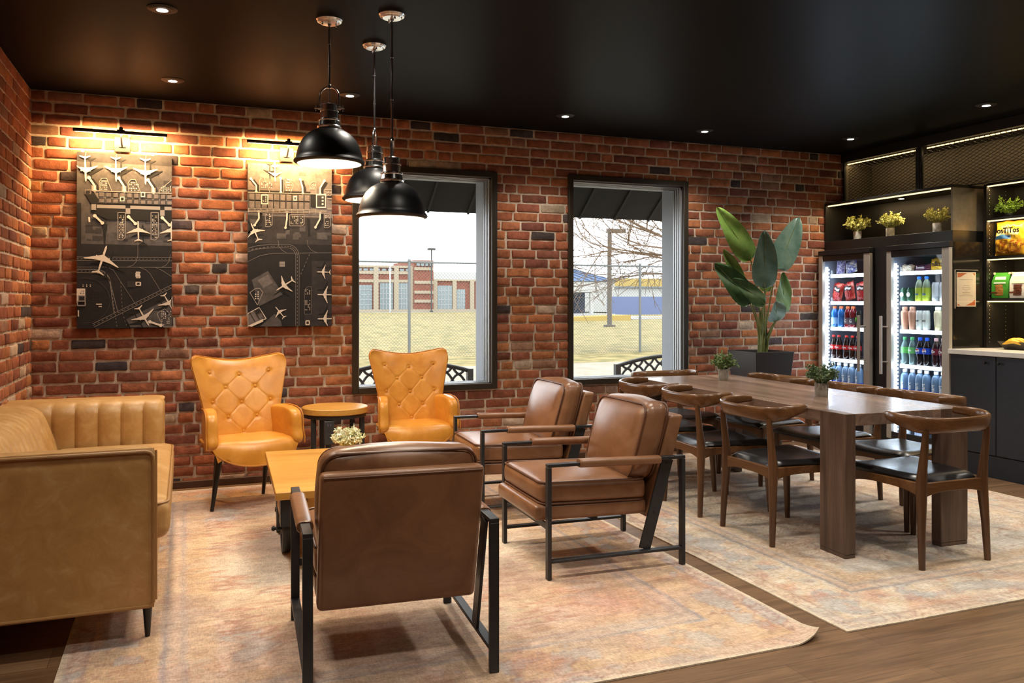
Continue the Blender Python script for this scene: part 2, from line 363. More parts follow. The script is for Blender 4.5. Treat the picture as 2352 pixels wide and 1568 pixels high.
def brick_wall(name,length,fn,openings,seed,mb):
    """bricks laid as real relief: fn(a,z,d) maps along-wall, height, depth into the room"""
    g=random.Random(seed); V=[];F=[];Mi=[];C=[]
    ch=H/36; jo=.0138
    mortar_n=len(mb.v)
    for row in range(36):
        z0=row*ch+jo/2+g.uniform(-.0015,.0015); z1=(row+1)*ch-jo/2+g.uniform(-.0015,.0015)
        a=-.22*(.5 if row%2 else 0)-g.uniform(0,.05)
        while a<length:
            L=g.choice([.205,.205,.21,.2,.215,.16,.1]) if g.random()<.9 else g.uniform(.1,.2)
            b=a+L; rects=[(max(a,0),min(b,length),z0,z1)]; a=b+jo
            for (x0,x1,o0,o1) in openings:
                nr=[]
                for (p,q,s0,s1) in rects:
                    if q<=x0 or p>=x1 or s1<=o0 or s0>=o1: nr.append((p,q,s0,s1)); continue
                    if p<x0: nr.append((p,x0,s0,s1))
                    if q>x1: nr.append((x1,q,s0,s1))
                    if s0<o0: nr.append((max(p,x0),min(q,x1),s0,o0))
                    if s1>o1: nr.append((max(p,x0),min(q,x1),o1,s1))
                rects=nr
            col=brickcol(g); dep=.0075+g.uniform(-.0025,.003)
            for (p,q,s0,s1) in rects:
                if q-p<.012 or s1-s0<.008: continue
                k=min(.0055,(q-p)*.3,(s1-s0)*.3); j=lambda s=.0028:g.uniform(-s,s)
                o8=[(p+k,s0),(q-k,s0),(q,s0+k),(q,s1-k),(q-k,s1),(p+k,s1),(p,s1-k),(p,s0+k)]
                # extra points along the long edges make them uneven
                m1=[(p+(q-p)*t,s0) for t in (.33,.66)]; m2=[(p+(q-p)*t,s1) for t in (.66,.33)]
                pl=[o8[0]]+m1+[o8[1],o8[2],o8[3],o8[4]]+m2+[o8[5],o8[6],o8[7]]
                pl=[(x+j(),z+j()) for x,z in pl]; cx=(p+q)/2; cz=(s0+s1)/2; n=len(pl); base=len(V)
                V+= [fn(x,z,-.002) for x,z in pl]
                V+= [fn(cx+(x-cx)*(1-.003/max(.02,abs(q-p)/2)),cz+(z-cz)*.955,dep*.75+j(.001)) for x,z in pl]
                V+= [fn(cx+(x-cx)*(1-.010/max(.03,abs(q-p)/2)),cz+(z-cz)*.87,dep+j(.0016)) for x,z in pl]
                for r in (0,1):
                    for i in range(n): F.append((base+r*n+i,base+r*n+(i+1)%n,base+(r+1)*n+(i+1)%n,base+(r+1)*n+i))
                F.append(tuple(base+2*n+i for i in range(n))); nf=2*n+1
                Mi+=[0]*nf; C+=[col]*(3*n)
    o=len(mb.v); mb.v+=V; mb.f+=[tuple(i+o for i in f) for f in F]; mb.m+=Mi
    ob=mb.build(name,[M['brick'],M['mortar']],smooth=50)
    at=ob.data.color_attributes.new('Col','FLOAT_COLOR','POINT')
    arr=np.ones((len(mb.v),4),dtype=np.float32); arr[:,:3]=.4; arr[o:,:3]=np.array(C,dtype=np.float32); at.data.foreach_set('color',arr.ravel())
    return struct(ob)
mb=MB()
xs=[XL-.15]+[v for o in OPEN for v in o[:2]]+[XR+.1]
WT=.29
for i in range(0,len(xs)-1,2): mb.box(xs[i],YB,0,xs[i+1],YB+WT,H,1)
for (a,b,z0,z1) in OPEN: mb.box(a,YB,0,b,YB+WT,z0,1); mb.box(a,YB,z1,b,YB+WT,H,1)
brick_wall('wall_back',XR-XL,lambda a,z,d:(XL+a,YB-d,z),[(a-XL,b-XL,z0,z1) for a,b,z0,z1 in OPEN],3,mb)
mb=MB(); mb.box(XL-.15,YN,0,XL,YB,H,1)
brick_wall('wall_left',YB-YN,lambda a,z,d:(XL+d,YB-a,z),[],11,mb)
struct(MB().box(XL+.001,YB-.035,0,4.9,YB-.002,.05).build('baseboard_back',M['baseboard'],bevel=.004))

# windows
for k,(a,b,z0,z1) in enumerate(OPEN,1):
    A,B,Z0,Z1=a-.025,b+.025,z0-.026,z1+.025
    wr=struct(empty(f'window_{k}',(0,0,0)))
    t=.047; m=MB(); y0=YB-.028; y1=YB+.012
    m.box(A,y0,Z0,A+t,y1,Z1); m.box(B-t,y0,Z0,B,y1,Z1); m.box(A+t,y0,Z0,B-t,y1,Z0+t); m.box(A+t,y0,Z1-t,B-t,y1,Z1)
    m.build('casing',M['casing'],wr,bevel=.004)
    ia,ib,i0,i1=A+t,B-t,Z0+t,Z1-t
    # stepped extrusions between casing and glass
    m=MB(); ys=[YB+.012,YB+.035,YB+.043,YB+.062,YB+.072,YB+.092,YB+.102,YB+.118]; 
    for q in range(len(ys)-1):
        mi=q%2; e=.004 if mi else .012+.002*q
        m.box(a-.01,ys[q],z0,ia+e,ys[q+1],z1,mi); m.box(ib-e,ys[q],z0,b+.01,ys[q+1],z1,mi)
        m.box(a,ys[q],z0-.01,b,ys[q+1],i0+e*.5,mi); m.box(a,ys[q],i1-e,b,ys[q+1],z1+.01,mi)
    m.build('sash_frame',[M['alu'],M['alu_d']],wr,smooth=0)
    m=MB().box(ia,YB+.078,i0,ib,YB+.083,i1); m.build('glass_pane',M['winglass'],wr,smooth=0)
    m=MB(); y0=YB+.118; y1=YB+WT+.01
    m.box(a-.01,y0,z0-.01,ia+.02,y1,z1); m.box(ib-.026,y0,z0-.01,b+.01,y1,z1); m.box(a,y0,z1-.03,b,y1,z1+.01); m.box(a,y0,z0-.02,b,y1+.03,z0+.001)
    m.build('outer_reveal',M['reveal'],wr,smooth=0)
# ------------------------------------------------------------------ rugs
def vn(x,y,s,seed):
    g=np.random.RandomState(seed); L=g.rand(64,64); X=x/s+100.3; Y=y/s+57.7
    xi=np.floor(X).astype(int); yi=np.floor(Y).astype(int); fx=X-xi; fy=Y-yi; fx=fx*fx*(3-2*fx); fy=fy*fy*(3-2*fy)
    q=lambda a,b:L[a%64,b%64]
    return (q(xi,yi)*(1-fx)+q(xi+1,yi)*fx)*(1-fy)+(q(xi,yi+1)*(1-fx)+q(xi+1,yi+1)*fx)*fy
def fb(x,y,s,seed): return .5*vn(x,y,s,seed)+.28*vn(x,y,s/2,seed+1)+.14*vn(x,y,s/4,seed+2)+.08*vn(x,y,s/9,seed+3)
def sstep(a,b,x): t=np.clip((x-a)/(b-a),0,1); return t*t*(3-2*t)
CR=np.array(srgb(216,200,176)); RU=np.array(srgb(170,108,84)); GO=np.array(srgb(202,164,118)); BG=np.array(srgb(158,162,164)); PK=np.array(srgb(206,176,154)); DR=np.array(srgb(138,82,70)); DB=np.array(srgb(110,114,124)); PE=np.array(srgb(212,178,146)); MV=np.array(srgb(146,118,112))
def mixn(base,col,f): return base*(1-f[...,None])+col*f[...,None]
def rug(name,x0,x1,y0,y1,style,label,curl):
    st=.0125; nx=int((x1-x0)/st); ny=int((y1-y0)/st)
    xs=np.linspace(0,x1-x0,nx+1); ys=np.linspace(0,y1-y0,ny+1); X,Y=np.meshgrid(xs,ys); W=x1-x0; L=y1-y0
    e=np.minimum(np.minimum(X,W-X),np.minimum(Y,L-Y)); cx=np.abs(X-W/2); cy=np.abs(Y-L/2)
    wob=(fb(X,Y,.10,5)-.5)*.05; ew=e+wob*.5
    big=fb(X,Y,.55,11+style); mid=fb(X,Y,.16,21+style); strk=.6*vn(X*.22,Y,.022,31)+.4*vn(X*.12,Y,.009,33); fine=fb(X,Y,.035,41)
    C=np.zeros(X.shape+(3,))+CR
    # ornament field, mirrored about both axes
    o=fb(cx+.06*np.sin(cy*19),cy+.06*np.sin(cx*23),.20,51+style)+.06*np.sin(cx*17)*np.sin(cy*15)
    line=lambda f,c,t: np.exp(-((f-c)/t)**2)
    if style==0:
        # stepped medallion
        cys=np.floor(cy/.085)*.085; m=cx/1.32+cys/1.62+(strk-.5)*.34+wob
        f=sstep(1.0,1.03,m); C=mixn(C,PK,f*.9)
        f=sstep(.74,.77,m)*(1-sstep(1.0,1.03,m)); C=mixn(C,GO,f*.55); 
        f=line(m,.74,.04)+line(m,1.05,.05); C=mixn(C,RU,np.clip(f,0,1)*.8)
        f=sstep(.50,.56,o)*sstep(1.0,1.15,m); C=mixn(C,BG,f*.6)
        f=(line(o,.50,.018)+line(o,.62,.015)+line(o,.40,.012))*sstep(.98,1.05,m); C=mixn(C,DR,np.clip(f,0,1)*.62)
        teeth=sstep(.45,.55,vn(X*.25,Y,.05,77))*line(m,.85,.22); C=mixn(C,RU,teeth*.35)
        inner=line(m,.40,.05)*sstep(.5,.62,mid); C=mixn(C,RU,inner*.35)
    else:
        f=sstep(.44,.62,o); C=mixn(C,BG,f*.45); C=mixn(C,PE,sstep(.45,.65,mid)*.6)
        f=line(o,.44,.018)+line(o,.58,.015)+line(o,.36,.012); C=mixn(C,DR,np.clip(f,0,1)*.55)
        m=cx/1.0+cy/1.6+wob; f=(1-sstep(.42,.6,m)); C=mixn(C,BG,f*.5); f=line(m,.62,.06); C=mixn(C,RU,f*.35); C=mixn(C,DB,(1-sstep(.2,.5,m))*sstep(.45,.6,mid)*.5)
    # border
    bo=sstep(.095,.10,ew)*(1-sstep(.33,.34,ew)); al=np.where(np.minimum(X,W-X)<np.minimum(Y,L-Y),Y,X)
    C=mixn(C,(GO*.6+PE*.4) if style==0 else CR*.97,bo*.8)
    mot=(np.sin(al*2*PI/.42+(fb(X,Y,.3,7)-.5)*9)*.45+np.cos((e-.21)*26+(fb(X,Y,.2,8)-.5)*6)*.5+(fb(X,Y,.09,9)-.5)*3.2); C=mixn(C,BG,bo*sstep(.30,.42,mot)*.6); C=mixn(C,DR,bo*line(mot,.30,.09)*.55); C=mixn(C,GO,bo*line(mot,-.5,.25)*.5)
    C=mixn(C,RU*1.15,bo*sstep(.52,.7,mid)*.5)
    for c,t,a in ((.355,.013,.95),(.415,.012,.9),(.085,.008,.5),(.035,.006,.35)): C=mixn(C,DB*1.15 if a>.6 else DR,line(ew,c,t)*a*(.55+.6*mid))
    C=mixn(C,PE,sstep(.35,.36,ew)*(1-sstep(.42,.43,ew))*.4); C=mixn(C,GO,sstep(.43,.44,ew)*(1-sstep(.52,.55,ew))*.45)
    # wear and dye blotches
    C=mixn(C,CR*1.04,sstep(.50,.66,big)*(.28 if style==0 else .22)); C=mixn(C,RU,sstep(.56,.74,fb(X,Y,.45,91+style))*(.26 if style==0 else .18)); C=mixn(C,MV,sstep(.58,.76,fb(X,Y,.5,131+style))*.42)
    C=mixn(C,GO,sstep(.56,.72,fb(X,Y,.6,151+style))*.25)
    if style==0: C=mixn(C,MV*.85,np.exp(-(((X-(.85-x0))/.42)**2+((Y-(3.2-y0))/.45)**2))*.6*(.5+fine)); C=mixn(C,RU*1.2,np.exp(-(((X-(1.75-x0))/.25)**2+((Y-(3.25-y0))/.18)**2))*.6)
    C*= (.80+.24*strk+.18*fine)[...,None]*np.array([.96,.985,1.06])
    C=mixn(C,CR*.98,np.full(e.shape,.16)); C=mixn(C,CR*.95,(e<.016)*.8)
    Z=.006+0*X; XX=X.copy(); YY=Y.copy()
    if curl:  # front right corner turned up
        d=np.clip((.13-((W-X)+Y)*.72)/.13,0,1); Z=Z+.040*d**1.5; XX=XX-.035*d**2; YY=YY+.03*d**2
    Z=Z+.0012*fb(X,Y,.5,61)
    XX=XX+(fb(Y,Y*0,.7,171)-.5)*.018*sstep(.5,1,np.abs(X/W-.5)*2); YY=YY+(fb(X,X*0,.7,181)-.5)*.018*sstep(.5,1,np.abs(Y/L-.5)*2)
    top=np.stack([XX+x0,YY+y0,Z],-1).reshape(-1,3)
    n=len(top); Wn=nx+1
    i,j=np.meshgrid(np.arange(nx),np.arange(ny)); a=(j*Wn+i).ravel(); quads=np.stack([a,a+1,a+1+Wn,a+Wn],1)
    ed=list(range(Wn))+[k*Wn+nx for k in range(1,ny+1)]+[ny*Wn+k for k in range(nx-1,-1,-1)]+[k*Wn for k in range(ny-1,0,-1)]
    low=top[ed]-np.array([0,0,.006]); nb=len(ed)
    side=[(ed[k],n+k,n+(k+1)%nb,ed[(k+1)%nb]) for k in range(nb)]
    me=bpy.data.meshes.new(name); me.from_pydata(np.concatenate([top,low]).tolist(),[],quads.tolist()+side)
    at=me.color_attributes.new('Col','FLOAT_COLOR','POINT'); arr=np.ones((n+nb,4),dtype=np.float32); cc=C.reshape(-1,3); arr[:n,:3]=cc; arr[n:,:3]=CR*.9
    at.data.foreach_set('color',arr.ravel()); me.materials.append(M['rug'])
    o=bpy.data.objects.new(name,me); COL.objects.link(o); return tag(o,label,'rug')
M['rug']=attr_mat('distressed_wool',.95,7,.16,.25,300,.003,thread=1)
rug('area_rug',-.42,2.352,2.585,6.26,0,'distressed rust and cream rug under the sofa and lounge chairs','c')
rug('area_rug',2.462,5.225,2.62,6.20,1,'faded peach and grey rug under the long dining table',None)
ZR=.0075

# ------------------------------------------------------------------ sofa
sofa=empty('sofa',(-.52,4.5,ZR),0,'tan leather sofa with channel-stitched back and arms beside the left brick wall','sofa')
def L(x,y,z): return (x+.52,y-4.5,z-ZR)
def chan(t,n,d=.018): return d*abs(math.sin(PI*t*n))**.55
m=MB()
m.pbox(L(-.515,4.5,.255),(.81,1.98,.22),.03,(0,0,0),8); m.build('base',M['sofa'],sofa)
# near arm: smooth outside, channelled inside
def arm(name,yo,yi,nch):
    s=1 if yi>yo else -1; x0,x1,z0,z1=-.925,-.108,.15,.762; NU,NV=nch*10,16
    def prof(v):  # rounded top edge
        return z0+(z1-z0)*v
    def inn(u,v):
        z=prof(v); top=max(0,(v-.86)/.14); y=yi+s*(chan(u,nch)*(1-top**3)-.012)-s*top**2.2*.05
        fr=max(0,(u-.94)/.06); return L(x0+(x1-x0)*u,y-s*(1-math.sqrt(max(0,1-fr*fr)))*.10,z-(.012*top**4)-.012*fr**4*top)
    def outr(u,v):
        top=max(0,(v-.95)/.05); fr=max(0,(u-.94)/.06) if s<0 else 0; return L(x0+(x1-x0)*u,yo+s*(top**2*.015+(1-math.sqrt(max(0,1-fr*fr)))*.10),prof(v)-.004*top)
    m=MB(); m.slab(inn,outr,NU,NV); o=m.build(name,M['sofa'],sofa,smooth=60)
    if s<0: return o
    p=MB(); pts=[L(x,yo-s*.001,z) for x,z in [(-.92,.748),(-.14,.748),(-.122,.743),(-.113,.728),(-.111,.70),(-.111,.17),(-.125,.155),(-.92,.155)]]
    p.tube(pts,.007,8); p.tube([L(-.104,(yo+s*.045),.165),L(-.104,yo+s*.045,.745)],.006,8)
    p.build('piping',M['sofaseam'],o); return o
arm('armrest',3.49,3.70,7); arm('armrest',5.51,5.27,7)
def bfront(u,v):
    z=.40+.362*v; x=-.655-.115*v**1.6; top=max(0,(v-.82)/.18); x+=chan(u,17,.016)*(1-top**2)*1.0-.05*top**2.2
    return L(x,3.69+1.59*u,z-.01*top**4)
m=MB(); m.slab(bfront,lambda u,v:L(-.925,3.69+1.59*u,.16+.60*v),17*8,14); m.build('backrest',M['sofa'],sofa,smooth=60)
m=MB(); m.pbox(L(-.365,4.485,.425),(.62,1.545,.165),.05,(0,0,.025),14); s_=m.build('seat_cushion',M['sofa'],sofa,smooth=60)
p=MB(); p.tube([L(-.365+a,4.485+b,.493) for a,b in rrect(.303,.765,.06)],.006,8,True); p.build('piping',M['sofaseam'],s_)
for x in (-.135,-.88):
    for y in (3.585,5.42):
        sx=1 if x>-.5 else -1
        m=MB(); m.lathe([(.009,0),(.010,.004),(.019,.13),(.021,.142)],14,L(x,y,ZR)); m.bar(L(x-sx*.20,y,.145),L(x+sx*.01,y,.138),.05,.008); m.build('leg',M['darkleg'],sofa)

# ------------------------------------------------------------------ buttoned wing chairs (local: faces -y)
def wing_chair():
    root=empty('wingback_chair',(0,0,0)); root['category']='armchair'; root['group']='cognac wingback chairs by the brick wall'
    BT=[(-.195,.845),(0,.825),(.195,.845),(-.098,.745),(.098,.745),(-.19,.655),(0,.645),(.19,.655),(-.094,.555),(.094,.555),(0,.46)]
    LN=[(0,3),(1,3),(1,4),(2,4),(3,5),(3,6),(4,6),(4,7),(5,8),(6,8),(6,9),(7,9),(8,10),(9,10)]
    EX=[((-.195,.845),(-.36,.885)),((.195,.845),(.36,.885)),((-.19,.655),(-.34,.68)),((.19,.655),(.34,.68)),((-.094,.555),(-.27,.46)),((.094,.555),(.27,.46))]
    def hw(z): t=(z-.36)/.60; return .212+.116*max(0,t)**1.3
    def segd(px,pz,a,b):
        ax,az=a;bx,bz=b; dx,dz=bx-ax,bz-az; t=max(0,min(1,((px-ax)*dx+(pz-az)*dz)/(dx*dx+dz*dz))); return math.hypot(px-ax-t*dx,pz-az-t*dz)
    def topz(uu): return .915+.05*abs(uu)**1.7-.022*max(0,(abs(uu)-.86)/.14)**2
    def base(u,v):
        uu=2*u-1; z=.36+(topz(uu)-.36)*v; return uu*hw(z)*(1-.075*max(0,(v-.86)/.14)**3),.13+.155*v+.02*v*v,z,uu
    def front(u,v):
        x,y,z,uu=base(u,v); puff=.03*(1-uu**4)*(1-(2*v-1)**6); wing=-.075*abs(uu)**3.2*(.35+.65*v)
        d=0
        for bx,bz in BT: d+=.0085*math.exp(-((x-bx)**2+(z-bz)**2)/(2*.0125**2))
        c=min(segd(x,z,BT[a],BT[b]) for a,b in LN); c=min(c,min(segd(x,z,a,b)+.004 for a,b in EX)); d+=.0022*math.exp(-(c/.0042)**2)
        return (x,y-.035-puff+wing+d,z)
    def back(u,v):
        x,y,z,uu=base(u,v); wing=-.075*abs(uu)**3.2*(.35+.65*v); return (x*1.01,y+.035+wing-.02*abs(uu)**4,z+.004)
    m=MB(); m.slab(front,back,110,110); b=m.build('backrest',M['orange'],root,smooth=70,bevel=0)
    bv=b.modifiers.new('Bevel','BEVEL'); bv.width=.014; bv.segments=3; bv.limit_method='ANGLE'; bv.angle_limit=R(60)
    for bx,bz in BT:
        u=(bx/hw(bz)+1)/2; v=(bz-.36)/(topz(2*u-1)-.36); q=front(u,v)
        m=MB(); m.lathe([(.0,-.004),(.0085,-.003),(.0105,0),(.008,.0045),(.0,.0065)],10,(q[0],q[1]-.004,q[2]),mat=Matrix.Rotation(R(90),4,'X')); m.build('button',M['orange'],b)
    p=MB(); pts=[]
    for k in range(25): q=front(k/24,1); r=back(k/24,1); pts.append(((q[0]+r[0])/2,(q[1]+r[1])/2,(q[2]+r[2])/2+.002))
    lft=[front(0,v) for v in (0,.15,.3,.45,.6,.75,.9)]; rgt=[front(1,v) for v in (.9,.75,.6,.45,.3,.15,0)]
    p.tube([(a*1.005,y+.012,z) for a,y,z in lft]+pts+[(a*1.005,y+.012,z) for a,y,z in rgt],.005,6); p.build('piping',M['orangeseam'],b)
    # seat shell with rolled front lip
    def seat(u,v):
        x=2*u-1; y=.17-.47*v; w_=.268+.024*math.sin(PI*min(1,v))-.03*max(0,v-.8)*x*x*5
        roll=max(0,(v-.72)/.28); z=.452-.035*x*x*x*x-.012*(1-x*x)*(1-roll)+.012*math.sin(PI*v)-.098*roll**2.2
        return (x*w_,y+.035*roll**3-.03*roll*(x*x-.5)*-1*0+.05*x*x*roll,z)
    def under(u,v):
        x=2*u-1; y=.17-.44*v; return (x*(.250-.01*v),y+.06*x*x*v,.322-.02*(1-x*x)-.008*v+.055*abs(x)**3)
    m=MB(); m.slab(seat,under,30,24); s=m.build('seat',M['orange'],root,smooth=70)
    bv=s.modifiers.new('Bevel','BEVEL'); bv.width=.018; bv.segments=3; bv.limit_method='ANGLE'; bv.angle_limit=R(50)
    p=MB(); p.tube([under(0,1-k/8) for k in range(8,-1,-1)][::-1][:0]+[(q[0]*1.02,q[1]-.004,q[2]-.002) for q in [under(0,k/8) for k in range(9)]+[under(k/16,1) for k in range(1,17)]+[under(1,1-k/8) for k in range(1,9)]],.006,6); p.build('piping',M['orangeseam'],s)
    # arm pads
    for sx in (-1,1):
        out=[(.20,.42),(.20,.60),(.12,.625),(.0,.635),(-.10,.63),(-.165,.615),(-.195,.585),(-.20,.54),(-.205,.48),(-.225,.44),(-.22,.40),(-.10,.375),(.10,.37)]
        # outline resampled to make the sides bulge
        def ring(k,sc_,off): 
            cy=-.01; cz=.50; return [(sx*(off+.028*((cy-y)/.2)*.9),cy+(y-cy)*sc_,cz+(z-cz)*sc_) for y,z in out]
        R0=[ring(0,.80,.200),ring(0,.95,.207),ring(0,1,.228),ring(0,1,.256),ring(0,.96,.276),ring(0,.82,.282)]
        vs=[v for r in R0 for v in r]; n=len(out); fs=[(i*n+k,i*n+(k+1)%n,(i+1)*n+(k+1)%n,(i+1)*n+k) for i in range(5) for k in range(n)]+[tuple(range(n)),tuple(5*n+k for k in range(n))]
        m=MB(); m.add(vs,fs); a=m.build('armrest',M['orange'],root,smooth=80,sub=2)
        p=MB(); p.tube([(sx*(x_+.004),y,z) for x_,y,z in [(.276+.028*((-.01-y)/.2)*.9,-.01+(y+.01)*.97,.5+(z-.5)*.97) for y,z in out[1:11]]],.0045,6); p.build('piping',M['orangeseam'],a)
    for sx in (-1,1):
        for sy in (-1,1):
            m=MB(); a=(sx*(.19 if sy<0 else .16),-.06 if sy<0 else .12,.345); e_=(sx*(.245 if sy<0 else .165),-.085 if sy<0 else .23,0); m.tube([a,e_],[.020,.0115],12); m.build('leg',M['darkleg'],root)
    return root
wc=wing_chair()
place(wc,True,(.385,5.70,ZR),R(11),'buttoned cognac leather wingback chair between the sofa and the round side table')
place(wc,False,(1.56,5.93,ZR),R(-3),'buttoned cognac leather wingback chair in front of the left window',(.95,.95,1))

# ------------------------------------------------------------------ side table
st=empty('side_table',(1.0,6.01,ZR),0,'round oak-topped side table with black legs between the wingback chairs','side table')
m=MB(); m.lathe([(.0,.527),(.226,.527),(.231,.531),(.231,.566),(.227,.570),(0,.570)],48); m.build('table_top',M['oak'],st)
m=MB(); m.lathe([(.218,.500),(.218,.527),(.200,.527),(.200,.500)],48); m.lathe([(0,.50),(.05,.50),(.05,.527),(0,.527)],8); m.build('rim_frame',M['blackmetal'],st)
for k,a in enumerate((-150,-100,-20,40,110)):
    if k in (1,): continue
    x,y=.19*math.cos(R(a)),.19*math.sin(R(a)); m=MB().bar((x,y,0),(x,y,.505),.034,.034); m.build('leg',M['blackmetal'],st,bevel=.003)
x,y=-.075,-.175; m=MB().bar((x,y,0),(x,y,.505),.034,.034); m.build('leg',M['blackmetal'],st,bevel=.003)
po=MB().box(x-.034,y-.052,.335,x+.034,y-.012,.495).build('power_outlet',plain('outlet_grey',(.035,.036,.04),.45),st,bevel=.004); po['label']='dark grey power outlet clamped to the table leg'
for zc in (.425,.375):
    m=MB(); m.box(x-.012,y-.0535,zc,x-.008,y-.052,zc+.012); m.box(x+.004,y-.0535,zc,x+.008,y-.052,zc+.012); m.box(x-.004,y-.0535,zc-.008,x+.001,y-.052,zc-.003)
    m.build('socket_slots',M['matteblack'],po,smooth=0)
m=MB().box(x-.014,y-.0535,.462,x-.006,y-.052,.478).box(x+.003,y-.0535,.462,x+.011,y-.052,.478); m.build('usb_ports',plain('usb_violet',(.10,.09,.16),.4),po,smooth=0)
m=MB().lathe([(.0,0),(.011,0),(.011,.028),(0,.028)],12,(x+.036,y-.03,.44),mat=Matrix.Rotation(R(90),4,'Y')); m.build('clamp_knob',M['matteblack'],po)

# ------------------------------------------------------------------ coffee table
ct=empty('coffee_table',(.815,4.62,ZR),R(-2.6),'low oak coffee table on black cart wheels in the middle of the lounge chairs','coffee table')
hx,hy=.39,.575
m=MB().box(-hx,-hy,.378,hx,hy,.415); m.build('table_top',M['oak'],ct,bevel=.004)
m=MB().box(-hx+.03,-hy+.035,.25,-hx+.075,hy-.035,.378).box(hx-.075,-hy+.035,.25,hx-.03,hy-.035,.378).box(-hx+.075,-hy+.035,.25,hx-.075,-hy+.075,.378).box(-hx+.075,hy-.075,.25,hx-.075,hy-.035,.378); m.build('rail_frame',M['oak'],ct,bevel=.003)
for sx in(-1,1):
    for sy in(-1,1):
        X,Y=sx*(hx-.028),sy*(hy-.032); m=MB()
        m.box(min(X,X-sx*.12),min(Y,Y+sy*.004),.245,max(X,X-sx*.12),max(Y,Y+sy*.004),.376); m.box(min(X,X+sx*.004),min(Y,Y-sy*.10),.245,max(X,X+sx*.004),max(Y,Y-sy*.10),.376)
        b=m.build('corner_bracket',M['blackmetal'],ct,smooth=0)
        for zz in (.275,.345):
            mm=MB().lathe([(.009,0),(.008,.004),(.004,.007),(0,.0075)],12,(X-sx*.088,Y+sy*.004,zz),mat=Matrix.Rotation(R(90*sy*-1),4,'X')); mm.build('bolt',M['nickel'],b)
for sx in(-1,1):
    for yy in(-.10,.32):
        X=sx*(hx-.075); m=MB(); q=Matrix.Rotation(R(90),4,'Y')
        m.lathe([(.0,-.012),(.03,-.020),(.035,-.012),(.095,-.012),(.1,-.021),(.123,-.021),(.125,-.018),(.125,.018),(.123,.021),(.1,.021),(.095,.012),(.035,.012),(.03,.020),(0,.012)],36,(X,yy,.125),mat=q); wl=m.build('wheel',M['blackmetal'],ct,smooth=45)
        m=MB(); (m.bar((X+sx*.045,yy-.03,.37),(X+sx*.045,yy-.03,.115),.006,.045,up=(0,1,0)) if yy<0 else None); m.bar((X-sx*.035,yy,.37),(X-sx*.035,yy,.10),.006,.045,up=(0,1,0)); m.tube([(X-sx*.05,yy,.125),(X+sx*(.072 if yy<0 else .03),yy,.125)],.009,10); m.lathe([(0,0),(.014,0),(.014,.012),(0,.012)],6,(X+sx*(.055 if yy<0 else .02),yy,.125),mat=q if sx>0 else Matrix.Rotation(R(-90),4,'Y')); m.build('axle_strap',M['blackmetal'],ct,smooth=30)

